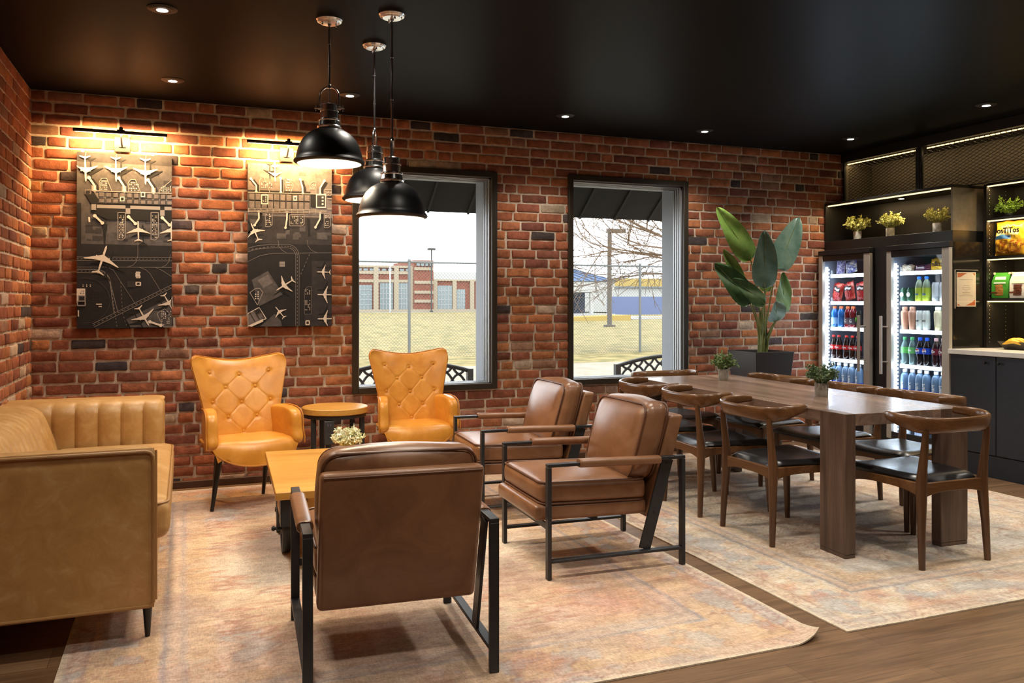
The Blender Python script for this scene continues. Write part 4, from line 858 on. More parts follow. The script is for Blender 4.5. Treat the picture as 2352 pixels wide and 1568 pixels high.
artwork(-.679,-.082,1.139,2.339,1,'tall canvas print of aircraft at a terminal, hung nearest the left corner')
artwork(.428,1.032,1.14,2.332,2,'tall canvas print of an airport apron, hung closest to the left window')

# ------------------------------------------------------------------ lamps
def light(kind,name,loc,power,col,**k):
    l=bpy.data.lights.new(name,kind); l.energy=power; l.color=col
    rot=k.pop('rot',None)
    for a,b in k.items(): setattr(l,a,b)
    o=bpy.data.objects.new(name,l); COL.objects.link(o); o.location=loc
    if rot: o.rotation_euler=rot
    return o
WARM=(1,.80,.58); NEU=(1,.92,.80)
def picture_light(xc,label):
    root=empty('picture_light',(xc,YB-.013,2.36),0,label,'wall lamp','black bar picture lights')
    m=MB().box(-.052,-.012,-.004,.052,0,.104); m.build('wall_plate',M['nickel'],root,bevel=.003)
    m=MB().tube([(0,-.012,.035),(0,-.06,.04),(0,-.11,.07),(0,-.14,.125)],.006,8); m.box(-.022,-.02,.028,.022,-.012,.040); m.build('bent_arm',M['blackmetal'],root)
    m=MB().tube([(-.29,-.14,.108),(.29,-.14,.108)],.011,12); m.lathe([(0,0),(.012,0),(.012,.022),(.008,.026),(0,.026)],12,(0,-.14,.118)); m.box(-.024,-.152,.108,.024,-.128,.124); bar=m.build('lamp_bar',M['blackmetal'],root)
    m=MB().box(-.28,-.138,.0962,.28,-.130,.0985); g=m.build('led_strip',emit('picture_led',(1,.72,.40),10),bar,smooth=0)
    l=light('AREA','picture_lamp',(xc,YB-.145,2.452),22,(1,.60,.25),shape='RECTANGLE',size=.56,size_y=.012,rot=(R(-28+0),0,0)); l.rotation_euler=(R(38),0,0)
    return root
picture_light(-.40,'black bar picture light above the canvas nearest the left corner')
picture_light(.705,'black bar picture light above the canvas beside the left window')

def pendant():
    root=empty('pendant_lamp',(0,0,0)); root['category']='pendant lamp'; root['group']='black dome pendant lamps'
    # origin at the rim centre
    prof=[(.158,.0),(.172,.004),(.176,.012),(.170,.022),(.164,.028),(.163,.040),(.158,.062),(.148,.092),(.130,.124),(.105,.150),(.075,.168),(.048,.178),(.040,.180)]
    inner=[(.040,.174),(.075,.162),(.103,.145),(.126,.120),(.143,.090),(.152,.062),(.156,.036),(.156,.010),(.158,.0)]
    m=MB().lathe(prof,48); m.f=m.f[:-2] if False else m.f
    m=MB(); n=48
    def shell(pr):
        vs=[(r*math.cos(2*PI*k/n),r*math.sin(2*PI*k/n),z) for r,z in pr for k in range(n)]; return vs,[(i*n+k,i*n+(k+1)%n,(i+1)*n+(k+1)%n,(i+1)*n+k) for i in range(len(pr)-1) for k in range(n)]
    m.add(*shell(prof)); sh=m.build('dome_shade',M['satinblack'],root,smooth=50)
    m=MB(); m.add(*shell(inner)); m.build('white_lining',M['whitelin'],sh,smooth=50)
    m=MB().lathe([(0,.030),(.03,.033),(.05,.048),(.056,.075),(.048,.105),(.03,.128),(.02,.150),(0,.155)],24); m.build('bulb',M['bulb'],root)
    m=MB().lathe([(.058,.178),(.060,.186),(.054,.192),(.050,.214),(.052,.218),(.050,.224),(.043,.228),(.043,.262),(.046,.264),(.046,.270),(.041,.272),(.041,.296),(.036,.300),(.0,.302)],32); cp=m.build('socket_cap',M['chrome'],root,smooth=30)
    m=MB()
    for k in range(8):
        a=2*PI*k/8; m.lathe([(0,0),(.0035,.001),(.0035,.004),(0,.005)],8,(.0525*math.cos(a),.0525*math.sin(a),.218))
    m.build('rivets',M['chrome'],cp); 
    yk=[(-.047,0,.285),(-.047,0,.34)]+[(-.047*math.cos(R(t)),0,.34+.047*math.sin(R(t))) for t in range(15,180,15)]+[(.047,0,.34),(.047,0,.285)]
    m=MB().tube(yk,.0048,10)
    for sx in(-1,1):
        m.tube([(sx*.038,0,.281),(sx*.074,0,.281)],.005,8); m.lathe([(0,-.016),(.003,-.014),(.003,.014),(0,.016)],8,(sx*.068,0,.281)); m.lathe([(0,-.006),(.009,-.006),(.009,.006),(0,.006)],10,(sx*.05,0,.281),mat=Matrix.Rotation(R(90),4,'Y'))
    m.tube([(0,0,.300),(0,0,.39)],.004,8); m.lathe([(0,.378),(.009,.38),(.010,.392),(.006,.402),(0,.404)],12); m.build('yoke',M['chrome'],root,smooth=50)
    return root
pd=pendant()
POSN=[(.678,4.243,2.012,-18,'black dome pendant lamp closest to the canvas prints, with its round yoke face-on'),(.977,4.575,1.878,66,'black dome pendant lamp hanging farthest back, partly hidden behind the lowest one'),(.953,4.054,1.732,70,'lowest black dome pendant lamp, in front of the left window')]
PO=[place(pd,i==0,q[:3],R(q[3]),q[4]) for i,q in reversed(list(enumerate(POSN)))][::-1]
for o,(x,y,z,rz,lb) in zip(PO,POSN):
    # drop rod and canopy differ in length with each lamp
    hh=H-z; m=MB().tube([(0,0,.40),(0,0,hh-.02)],.0055,10)
    for t in (.33,.68): m.lathe([(.0072,-.012),(.0072,.012)],10,(0,0,.40+(hh-.42)*t))
    m.build('drop_rod',M['chrome'],o,smooth=50)
    m=MB().lathe([(0,hh-.040),(.008,hh-.040),(.010,hh-.030),(.046,hh-.028),(.050,hh-.022),(.060,hh-.020),(.066,hh-.012),(.066,hh),(0,hh)],40); c=m.build('ceiling_canopy',M['chrome'],o,smooth=30)
    m=MB()
    for a in (30,210): m.lathe([(0,-.014),(.004,-.013),(.005,-.006),(.003,0)],8,(.036*math.cos(R(a)),.036*math.sin(R(a)),hh-.026))
    m.build('canopy_screw',M['chrome'],c)
    light('SPOT','pendant_glow',(x,y,z+.03),30,(1,.82,.58),spot_size=R(150),spot_blend=.6,shadow_soft_size=.10)

def downlight():
    root=empty('downlight',(0,0,0)); root['category']='ceiling light'; root['group']='small recessed ceiling downlights'
    m=MB().lathe([(.044,-.010),(.055,-.010),(.070,-.003),(.070,0),(.044,0)],32); m.build('trim_ring',M['matteblack'],root,smooth=40)
    m=MB().lathe([(0,-.013),(.020,-.012),(.033,-.008),(.036,-.002),(.036,0)],24); m.build('lens',M['down'],root); return root
dl=downlight()
DLS=[(-.10,4.40,'recessed downlight nearest the camera, at the upper left of the ceiling'),(-.07,5.79,'recessed downlight in front of the canvas print by the left corner'),(1.06,5.76,'recessed downlight just behind the pendant lamps'),(2.71,5.80,'recessed downlight above the brick pier between the windows'),(4.03,5.89,'recessed downlight in front of the right edge of the right window'),(5.40,5.70,'recessed downlight nearest the fridge corner'),(5.39,4.37,'recessed downlight in front of the mesh panels at the right')]
for i,(x,y,lb) in enumerate(DLS): place(dl,i==0,(x,y,H),0,lb)
DP=[(d[0],d[1]) for d in DLS]
for (x,y) in DP: light('SPOT','ceiling_spot',(x,y,H-.03),62,NEU,spot_size=R(118),spot_blend=.7,shadow_soft_size=.09)
# unseen fixtureless beams added to light the floor, as if the downlight grid continued
for (x,y,p) in [(1.06,4.40,40),(2.71,4.38,60),(4.03,4.38,62),(-.10,3.0,60),(1.2,2.9,60),(2.6,2.9,70),(4.0,2.9,70),(5.3,2.9,60),(-.1,1.4,50),(1.2,1.3,70),(2.7,1.3,70),(4.2,1.3,60),(1.2,-.3,60),(3.2,-.3,60)]: light('SPOT','ceiling_spot',(x,y,H-.03),p*.98,NEU,spot_size=R(118),spot_blend=.7,shadow_soft_size=.09)

# ------------------------------------------------------------------ plants
def foliage(mb,g,n,spread,height,leaf,base=(0,0,0),droop=.3,round_=.5,mi=0,tipcl=1):
    """thin stems carrying little folded leaves"""
    for s_ in range(n):
        a=g.uniform(0,2*PI); el=g.uniform(.12,1.0); rad=spread*math.sqrt(1-(el*.85)**2)*g.uniform(.7,1.05); top=height*(.35+.65*el)*g.uniform(.8,1.05)
        p0=Vector(base)+Vector((.012*math.cos(a),.012*math.sin(a),0)); p2=Vector(base)+Vector((rad*math.cos(a),rad*math.sin(a),top)); p1=(p0+p2)/2+Vector((0,0,height*.18))
        pts=bez(p0,p1,p2,5); mb.tube(pts,.0011,3,mi=mi,caps=False)
        for k in range(tipcl*9):
            t=g.uniform(.35,1.02); i=min(4,int(t*5)); q=pts[i].lerp(pts[i+1],min(1,t*5-i)); d=Vector((g.gauss(0,1),g.gauss(0,1),g.gauss(.35,.8))).normalized()
            w_=d.cross(Vector((g.gauss(0,1),g.gauss(0,1),g.gauss(0,1)))).normalized(); l=leaf*g.uniform(.65,1.2); nn=d.cross(w_)
            c=q+d*l*.55; mb.add([q,c-w_*l*round_*.5+nn*l*.1,q+d*l*1.05,c+w_*l*round_*.5+nn*l*.1,c-nn*l*.05],[(0,1,4),(1,2,4),(2,3,4),(3,0,4)],mi)
def pot_plant(name,loc,r,h,spread,fh,leaf,n,seed,leafmat,label,potmat=None,group=None,cat='plant',droop=.3,rd=.55,fz=0,tap=.93,tipcl=1):
    root=empty(name,loc,0,label,cat,group); g=random.Random(seed)
    m=MB().lathe([(0,0),(r*tap-.002,0),(r*tap,.003),(r,h-.003),(r-.002,h),(r-.007,h),(r-.008,h-.012),(0,h-.012)],28); m.build('pot',potmat or M['concrete'],root)
    m=MB().lathe([(0,h-.008),(r-.009,h-.011)],16); m.build('soil',M['soil'],root)
    m=MB(); foliage(m,g,n,spread,fh,leaf,(0,0,h-.015+fz),droop,rd,tipcl=tipcl); m.build('foliage',M[leafmat],root,smooth=0); return root
pot_plant('potted_plant',(3.682,5.142,.746),.039,.083,.098,.125,.024,75,2,'bushy','round-leaved plant in a grey pot on the far half of the dining table',group='grey pots on the dining table')
pot_plant('potted_plant',(3.609,4.048,.746),.041,.082,.112,.135,.021,95,9,'bushy_d','bushy dark green plant in a grey pot on the near half of the dining table',group='grey pots on the dining table')
pot_plant('flowering_plant',(.895,4.93,.4225),.042,.050,.095,.125,.020,170,21,'bushy_w','pale yellow flowering plant in a pot on the coffee table',rd=.6,tipcl=2)

# tall bird-of-paradise
pl=empty('potted_plant',(4.57,5.86,0),0,'tall bird-of-paradise plant in a dark square planter against the brick wall','plant')
def tp(zb,zt,b,t,wall=.012):
    vs=[];fs=[]
    for z,hh in ((zb,b),(zt,t),(zt,t-wall),(zt-.04,t-wall-.002)): vs+=[(-hh,-hh,z),(hh,-hh,z),(hh,hh,z),(-hh,hh,z)]
    fs=[(i*4+k,i*4+(k+1)%4,(i+1)*4+(k+1)%4,(i+1)*4+k) for i in range(3) for k in range(4)]+[(0,1,2,3),(12,13,14,15)]; return vs,fs
m=MB().add(*tp(0,.905,.115,.195)); m.build('planter',M['planter'],pl,bevel=.004,smooth=30)
m=MB().box(-.178,-.178,.86,.178,.178,.87); m.build('soil',M['soil'],pl,smooth=0)
def bigleaf(b,t,w_,mat,fold,droop,crown=(.0,.0,.90),facing=(0,-1,0),roll=0):
    """b base, t tip (x,z and depth offset) relative to the planter"""
    b=Vector(b); t=Vector(t); d=t-b; ln=d.length; ax=d.normalized(); f=Vector(facing); side=ax.cross(f).normalized(); nrm=side.cross(ax).normalized()
    side,nrm=side*math.cos(roll)+nrm*math.sin(roll),nrm*math.cos(roll)-side*math.sin(roll)
    g=random.Random(int(abs(t.x*1000+t.z*77))); NU,NV=16,26
    def sf(off):
        def fn(u,v):
            x=2*u-1; pr=(math.sin(PI*min(1,v**.66))**.52)*(1-.16*v) if 0<v<1 else 0
            pr=max(pr,.02*(1-v)); bend=nrm*(-droop*ln*(v*v-.0)); p=b+ax*ln*v+bend+side*x*w_*.66*pr+nrm*(fold*.45*abs(x)*w_*pr*.5+.0022*math.sin(v*88)*abs(x)+.008*math.sin(v*7+x*3))
            return p+nrm*off
        return fn
    m=MB().slab(sf(.0008),sf(-.0008),NU,NV); lf=m.build('leaf',M[mat],pl,smooth=80)
    rib=[b+ax*ln*v+nrm*(-droop*ln*v*v+.002) for v in [k/10 for k in range(11)]]
    c=Vector(crown); st_=bez(c,(c.x*.4+b.x*.35,c.y*.5+b.y*.5,(c.z+b.z)/2+.06),b-ax*.0,10)
    m=MB().tube(st_+rib[1:],[.008-.003*k/10 for k in range(11)]+[.0045-.0038*k/9 for k in range(10)],7); m.build('stalk',M['stalk'],lf)
o=4.57
for b,t,w_,mat,fo,dr,f,rl in [((4.457,-.02,1.671),(4.19,.06,2.125),.175,'leaf_l',.35,.06,(.15,-1,.1),.25),((4.535,-.10,1.435),(4.515,-.14,1.915),.195,'leaf_sheen',.18,.03,(-.1,-1,.15),0),((4.70,-.05,1.60),(5.045,.05,2.075),.185,'leaf_sheen',.2,.05,(-.25,-1,.1),.05),((4.755,-.06,1.235),(4.815,-.02,1.575),.16,'leaf_m',.25,.05,(-.1,-1,0),-.3),((4.505,-.14,1.30),(4.225,-.12,1.52),.125,'leaf_d',.3,.10,(.1,-1,.4),.2),((4.435,-.06,1.315),(4.11,-.02,1.645),.19,'leaf_d',.25,.05,(0,-1,.2),0),((4.40,.02,1.47),(4.235,.05,1.765),.095,'leaf_l',.3,.02,(.1,-1,.0),.3),((4.606,-.16,1.16),(4.57,-.20,1.325),.175,'leaf_sheen',.45,-.05,(.05,-1,.4),0),((4.655,.04,1.405),(4.70,.10,1.64),.10,'leaf_l',.2,.02,(-.2,-1,0),0)]:
    bigleaf((b[0]-o,b[1],b[2]),(t[0]-o,t[1],t[2]),w_,mat,fo,dr,(random.Random(int(b[2]*999)).uniform(-.035,.035),random.Random(int(b[0]*999)).uniform(-.04,.02),.86),f,rl)
m=MB(); g=random.Random(3)
for k in range(28):
    a=g.uniform(0,2*PI); r=g.uniform(.0,.045); m.tube([(r*math.cos(a),r*math.sin(a),.85),(r*1.3*math.cos(a),r*1.3*math.sin(a)-.01,.95+g.uniform(0,.1)),(r*1.2*math.cos(a)+g.uniform(-.04,.04),r*1.2*math.sin(a)-.01,1.04+g.uniform(0,.26))],[.012,.009,.0025],6)
m.build('young_shoots',M['stalk'],pl)
# ------------------------------------------------------------------ glass-door fridges
SH1=[1.575,1.32,1.08,.785,.475,.175]
def fridge(yA,yB,label,shelf_plain):
    root=empty('glass_door_fridge',(5.96,(yA+yB)/2,0),0,label,'fridge','tall glass-door drinks fridges')
    def T(m):
        m.v=[(v[0]-5.96,v[1]-(yA+yB)/2,v[2]) for v in m.v]; return m
    x0,x1=5.66,6.27; t=.02
    m=MB(); m.box(x0,yA,.10,x1,yA+t,1.80); m.box(x0,yB-t,.10,x1,yB,1.80); m.box(x1-t,yA+t,.10,x1,yB-t,1.80); m.box(x0,yA+t,1.72,x1-t,yB-t,1.80); m.box(x0,yA+t,.10,x1-t,yB-t,.15); m.box(x0+.03,yA+.02,0.0,x1-.03,yB-.02,.10)
    T(m).build('cabinet',M['gloss_side'],root,smooth=0)
    T(MB().box(5.615,yA,1.757,5.66,yB,1.80)).build('top_panel',M['fr_black'],root,bevel=.002); T(MB().box(5.63,yA+.01,.03,5.66,yB-.01,.15)).build('kick_panel',M['fr_black'],root,bevel=.002)
    m=MB(); m.box(x0+.01,yA+t,.15,x1-t,yA+t+.004,1.72,1); m.box(x0+.01,yB-t-.004,.15,x1-t,yB-t,1.72); m.box(x1-t-.004,yA+t,.15,x1-t,yB-t,1.72); m.box(x0+.01,yA+t,1.716,x1-t,yB-t,1.72); m.box(x0+.01,yA+t,.15,x1-t,yB-t,.154)
    T(m).build('liner',[M['fr_in'],M['fr_liner']],root,smooth=0)
    m=MB(); sw=.055; m.box(5.62,yA+.002,.157,5.655,yA+sw+.018,1.752); m.box(5.62,yB-sw+.004,.157,5.655,yB-.002,1.752)
    dr=T(m).build('door_frame',M['steel'],root,bevel=.002)
    for z0,z1 in ((.157,.215),(1.70,1.752)): T(MB().box(5.626,yA+sw+.018,z0,5.652,yB-sw+.004,z1)).build('door_rail',M['fr_black'],dr,smooth=0)
    m=MB(); m.box(5.634,yA+sw,.215,5.638,yB-sw,1.70); T(m).build('glass_pane',M['clear'],dr,smooth=0)
    hy=yB+.035 if not shelf_plain else yA+.085
    hy=(yB+.022) if not shelf_plain else (yA+.093)
    if shelf_plain: hy=yA+.093
    m=MB(); m.box(5.572,hy-.011,.70,5.592,hy+.011,1.20)
    dirn=-1 if not shelf_plain else -1
    for zz in (.80,1.10): m.box(5.590,hy-.006,zz,5.622,hy+.006,zz+.012); m.box(5.606,min(hy,hy+dirn*.045),zz,5.622,max(hy,hy+dirn*.045),zz+.012)
    T(m).build('handle',M['steel'],dr,bevel=.003)
    yl=yB-t-.032
    m=MB(); m.box(5.672,yl-.004,.20,5.684,yl+.014,1.65); T(m).build('door_light_tube',M['led_white'],root,smooth=0)
    m=MB()
    for k in range(44): z=.22+k*.0325; m.box(5.70,yl+.012,z,5.716,yl+.022,z+.016)
    T(m).build('led_reflection_dots',M['led_reflect'],root,smooth=0)  # glowing dots stand in for the light tube mirrored beside it
    for i,z in enumerate(SH1):
        m=MB(); m.box(5.715,yA+t+.012,z-.014,6.20,yB-t-.045,z)
        s=T(m).build('shelf',M['fr_in'],root,smooth=0)
        m=MB(); m.box(5.703,yA+t+.014,z-.026,5.714,yB-t-.05,z+.004); T(m).build('shelf_light',M['led_white'],s,smooth=0)
        m=MB(); m.box(5.704,yA+t+.014,z+.004,5.707,yB-t-.05,z+.042)
        for q in (1/3,2/3): yy=yA+t+(yB-yA-2*t)*q; m.box(5.707,yy-.0015,z+.004,6.1,yy+.0015,z+.05)
        T(m).build('divider_rail',M['acrylic'],s,smooth=0)
    return root
fridge(5.705,6.345,'glass-door drinks fridge in the corner beside the brick wall',True)
fridge(4.882,5.52,'glass-door drinks fridge beside the white counter',False)
tag(MB().box(5.675,5.522,.02,6.27,5.703,1.80).build('filler_panel',M['fr_black'],smooth=0),'plain black panel filling the gap between the two fridges','panel')

# drinks and snacks
BOT={}
def bottle_proto(kind):
    P=dict(
     sport=dict(p=[(.0,0),(.031,.0),(.034,.006),(.034,.095),(.030,.105),(.034,.118),(.034,.135),(.028,.158),(.019,.172),(.017,.178)],cap=(.019,.176,.198),lab=(.0345,.03,.093)),
     cola=dict(p=[(0,0),(.026,0),(.030,.006),(.031,.05),(.027,.075),(.029,.105),(.032,.125),(.030,.145),(.020,.180),(.0135,.198),(.0135,.205)],cap=(.0155,.203,.222),lab=(.0315,.088,.130)),
     water=dict(p=[(0,0),(.034,0),(.038,.006),(.037,.185),(.034,.215),(.024,.236),(.0145,.243),(.0145,.250)],cap=(.0185,.246,.272),lab=(.0378,.02,.105)),
     lemon=dict(p=[(0,0),(.028,0),(.031,.005),(.032,.07),(.029,.10),(.033,.125),(.026,.160),(.0145,.185),(.0145,.192)],cap=(.017,.190,.212),lab=(.0328,.006,.118)),
     soda=dict(p=[(0,0),(.027,0),(.030,.006),(.028,.06),(.033,.10),(.034,.145),(.026,.18),(.0145,.205),(.0145,.212)],cap=(.017,.210,.236),lab=(.0345,.098,.150)),
     shake=dict(p=[(0,0),(.026,0),(.027,.004),(.029,.05),(.033,.10),(.035,.145),(.031,.160),(.022,.168),(.022,.172)],cap=(.024,.172,.198),lab=None),
     can=dict(p=[(0,0),(.026,.0),(.032,.010),(.0325,.105),(.027,.118),(.027,.121),(.024,.119),(0,.118)],cap=None,lab=(.0328,.012,.104)),
     tall=dict(p=[(0,0),(.022,0),(.0285,.010),(.029,.142),(.025,.156),(.025,.159),(.022,.157),(0,.156)],cap=None,lab=(.0293,.012,.140)))
    return P[kind]
def drink(kind,y,z,body,label_c,cap_c,label,group,text=None,tcol=(245,245,245),tsize=.03,trot=0,x=5.755,hs=1.0,extra=None,name='drink_bottle',glossy=.12):
    P=bottle_proto(kind); root=empty(name,(x,y,z+.0006),0,label,'can' if P['cap'] is None and kind!='shake' else 'bottle',group)
    S=lambda pr:[(r,zz*hs) for r,zz in pr]
    pr=P['p'] if kind in('can','tall') else P['p']+[(0,P['p'][-1][1]+.002)]
    m=MB().lathe(S(pr),20); m.build('body',pc('drink_%d_%d_%d'%body,*body,glossy),root,smooth=50)
    if P['lab']:
        r,a,b=P['lab']; m=MB(); n=20; m.add([((r+.0004)*math.cos(2*PI*k/n),(r+.0004)*math.sin(2*PI*k/n),q*hs) for q in (a,b) for k in range(n)],[(k,(k+1)%n,n+(k+1)%n,n+k) for k in range(n)])
        lb=m.build('wrapper',pc('wrap_%d_%d_%d'%label_c,*label_c,.4),root,smooth=50)
    if P['cap']:
        r,a,b=P['cap']; MB().lathe([(r,a*hs),(r,b*hs-.003),(r-.003,b*hs),(0,b*hs)],16).build('cap',pc('cap_%d_%d_%d'%cap_c,*cap_c,.4),root,smooth=40)
    if text:
        r=(P['lab'] or (.034,.06,.14))[0]; zc=sum((P['lab'] or (.034,.06,.14))[1:])/2*hs
        text_part(text,tsize,pc('ink_%d_%d_%d'%tcol,*tcol,.5),root,(-r-.0012,0,zc if kind!='water' else .115*hs),(R(90),R(trot),R(-90)) if not trot else (R(90),R(-90),R(-90)),bold=.0006)
    if extra: extra(root,P)
    return root
def logo_round(root,P):
    r=P['lab'][0]+.0012; zc=sum(P['lab'][1:])/2
    for c,pts in (((235,238,242),[(math.cos(2*PI*k/24)*.021,math.sin(2*PI*k/24)*.021) for k in range(24)]),):
        MB().prism(pts,.0008,lambda a,b,d:(-r-d,-a,zc+b)).build('emblem',pc('emb_white',*c),root,smooth=0)
    up=[(math.cos(R(t))*.0185,math.sin(R(t))*.0185) for t in range(20,161,14)]+[(-.008,.0045),(.006,.010)]; dn=[(math.cos(R(t))*.0185,math.sin(R(t))*.0185) for t in range(200,341,14)]+[(.006,-.0045),(-.008,-.010)]
    MB().prism(up,.0016,lambda a,b,d:(-r-d,-a,zc+b)).build('emblem',pc('emb_red',200,30,45),root,smooth=0); MB().prism(dn,.0016,lambda a,b,d:(-r-d,-a,zc+b)).build('emblem',pc('emb_blue',20,60,170),root,smooth=0)
SC=lambda y:y*.992
ordn=['first','second','third','fourth','fifth','sixth']
Z=[s+.0005 for s in SH1]
for i,(y,b,l,c,nm) in enumerate([(6.275,(30,110,190),(150,190,220),(225,110,60),'blue'),(6.19,(30,110,190),(40,110,180),(225,110,60),'blue'),(6.105,(120,20,30),(110,90,100),(225,110,60),'red'),(6.04,(120,20,30),(70,60,70),(225,110,60),'red')]):
    drink('sport',y,Z[2],b,l,c,f'{nm} sports drink with orange cap, {ordn[i]} from the wall in the corner fridge','sports drinks in the corner fridge',text='G' if i>1 else None,tsize=.04,name='sports_bottle')
drink('tall',5.965,Z[2],(25,28,26),(20,24,20),(0,0,0),'black energy drink can with green mark beside the sports drinks',None,text='M',tcol=(120,220,60),tsize=.06,name='drink_can')
for i,y in enumerate([6.29,6.22,6.125,6.05,5.98]): drink('cola',y,Z[3],(30,12,10),(205,35,40),(215,50,45),f'dark cola bottle with red label, {ordn[i]} from the brick wall in the corner fridge','cola bottles in the corner fridge',text='Coca',tsize=.022,name='cola_bottle')
for i,y in enumerate([6.295,6.22,6.135,6.06,5.97]): drink('water',y,Z[4],(120,150,185),(25,75,185),(240,243,246),f'clear water bottle with blue label, {ordn[i]} from the brick wall in the corner fridge','water bottles in the corner fridge',text='smart',tsize=.042,trot=90,name='water_bottle')
for i,(y,b) in enumerate([(5.45,0),(5.38,0)]): drink('can',y,Z[1],(35,75,55),(30,85,60),(0,0,0),f'dark green drinks can, {"left" if i==0 else "right"} one of the pair under the snack shelf','green cans in the counter-side fridge',name='drink_can',extra=lambda r,P:MB().prism([(math.cos(2*PI*k/20)*.02,math.sin(2*PI*k/20)*.02) for k in range(20)],.0008,lambda a,b,d:(-P['lab'][0]-.001-d,-a,.062+b)).build('emblem',pc('emb_cream',232,225,215),r,smooth=0))
for i,y in enumerate([5.295,5.22]): drink('lemon',y,Z[1],(150,165,140),(190,210,70),(40,110,215),f'lemon drink bottle with blue cap and lime label, {"left" if i==0 else "right"} of the pair','lemon bottles in the counter-side fridge',text='TEA',tcol=(40,110,200),tsize=.022,name='drink_bottle')
for i,y in enumerate([5.13,5.055]): drink('tall',y,Z[1],(225,230,235),(228,233,236),(0,0,0),f'tall white drinks can beside the lemon bottles, {"left" if i==0 else "right"} one','tall white cans in the counter-side fridge',name='drink_can')
for i,y in enumerate([5.445,5.365]): drink('shake',y,Z[2],(190,140,115),(0,0,0),(200,150,125),f'pale brown chocolate milk bottle, {"left" if i==0 else "right"} one of the pair','chocolate milk bottles in the counter-side fridge',name='milk_bottle',glossy=.4)
for i,y in enumerate([5.29,5.222]): drink('tall',y,Z[2],(215,220,215),(218,224,218),(0,0,0),f'white slim can beside the chocolate milk, {"left" if i==0 else "right"} one of the pair','slim white cans in the counter-side fridge',text='JUST',tcol=(40,50,50),tsize=.016,name='drink_can',hs=1.05)
drink('shake',5.105,Z[2],(215,205,160),(0,0,0),(235,238,240),'pale yellow bottle at the door-frame end of the milk shelf',None,name='milk_bottle',glossy=.4)
for i,y in enumerate([5.445,5.365]): drink('soda',y,Z[3],(95,120,120),(110,195,110),(70,160,100),f'green-labelled lemon soda bottle, {"left" if i==0 else "right"} one of the pair','green soda bottles in the counter-side fridge',text='life' if i else None,tsize=.026,name='soda_bottle')
for i,y in enumerate([5.285,5.215]): drink('soda',y,Z[3],(25,18,20),(20,75,200),(25,85,215),f'dark soda bottle with bright blue label, {"left" if i==0 else "right"} one of the pair','blue soda bottles in the counter-side fridge',extra=logo_round,name='soda_bottle')
for i,y in enumerate([5.125,5.055]): drink('soda',y,Z[3],(45,22,28),(120,25,50),(205,160,165),f'cherry soda bottle with maroon label, {"left" if i==0 else "right"} one at the frame','cherry soda bottles in the counter-side fridge',text='Dr',tsize=.03,name='soda_bottle')
for i,y in enumerate([5.445,5.365,5.29,5.22,5.125,5.055]): drink('water',y,Z[4],(110,140,175),(20,70,185),(240,243,246),f'clear water bottle with white cap, {ordn[i]} from the left in the counter-side fridge','water bottles in the counter-side fridge',text='smart',tsize=.042,trot=90,name='water_bottle')
for i,(y,c,nm) in enumerate([(5.43,(225,230,235),'white'),(5.30,(180,195,225),'pale blue'),(5.10,(240,210,40),'yellow')]): drink('can',y,Z[5],c,c,(0,0,0),f'{nm} drinks can on the bottom shelf of the counter-side fridge',None,name='drink_can')

def pillow_bag(name,loc,w_,h,d,mats,label,cat,group=None,lean=0,roll=0,seed=1,rz=0,top=.9,parts=None):
    """sealed foil bag, front towards -x"""
    root=empty(name,loc,rz,label,cat,group); g=random.Random(seed); ph=[g.uniform(0,6) for _ in range(8)]
    def surf(sg):
        def fn(u,v):
            a=2*u-1; b=2*v-1; t=max(0,(1-abs(a)**2.6))**.6*max(0,(1-abs(b)**3.2))**.6
            cr=.10*math.sin(a*9+ph[0]+b*4)*(1-t)+.06*math.sin(b*13+ph[1]+a*6)+.05*math.sin(a*17+ph[2]-b*9)
            wx=w_/2*(1-.07*t+.05*math.sin(b*5+ph[3])*(abs(b))); X=sg*d/2*t*(1+cr*1.6)-.0012*sg+.006*math.sin(a*12+ph[4])*(1-t)
            y_=-a*wx; z_=h*v*(1-.03*abs(a)**2)+.004*math.sin(a*7+ph[5])*(v>.5)
            y2=y_*math.cos(roll)-(z_-h/2)*math.sin(roll); z2=y_*math.sin(roll)+(z_-h/2)*math.cos(roll)+h/2
            return (-X*-1+lean*z2*.0+(z2*math.tan(lean)) if False else X+z2*math.tan(lean),y2,z2)
        return fn
    fr,bk=surf(-1),surf(1)
    lo=min(fr(i/20,j/24)[2] for i in range(21) for j in range(25))
    F=lambda fn:(lambda u,v:(fn(u,v)[0],fn(u,v)[1],fn(u,v)[2]-lo))
    m=MB().slab(F(fr),F(bk),20,24); b=m.build('bag_body',mats[0],root,smooth=70)
    def patch(u0,u1,v0,v1,mat,nm='printed_panel',off=.0012,shape=None):
        q=MB().sheet(lambda u,v:(lambda p:(p[0]-off,p[1],p[2]))(F(fr)(u0+(u1-u0)*u,(v0+(v1-v0)*v)+(shape(u) if shape else 0))),10,8); return q.build(nm,mat,root,smooth=80)
    if parts: parts(root,patch,F(fr))
    return root
def foil(name,r,g,b,rough=.25): 
    if name not in M: M[name]=plain(name,srgb(r,g,b),rough,.25)
    return M[name]
def bandmix(name,cols,scale,rough=.35): 
    if name in M: return M[name]
    m,nt,p=_nt(name); n=noise(nt,coords(nt,kind='Object'),scale,3,.6,.6)
    st=[(.30+.4*i/(len(cols)-1),srgb(*c)) for i,c in enumerate(cols)]; nt.links.new(ramp(nt,n,st),p.inputs['Base Color']); p.inputs['Roughness'].default_value=rough; M[name]=m; return m
XB=5.80
pillow_bag('snack_bag',(XB-.02,6.23,Z[0]),.10,.135,.05,[bandmix('foil_purple',[(235,235,245),(90,70,150),(200,200,225),(60,50,120)],24)],'purple and silver snack bag on the top shelf of the corner fridge','snack bag',None,.12,0,3)
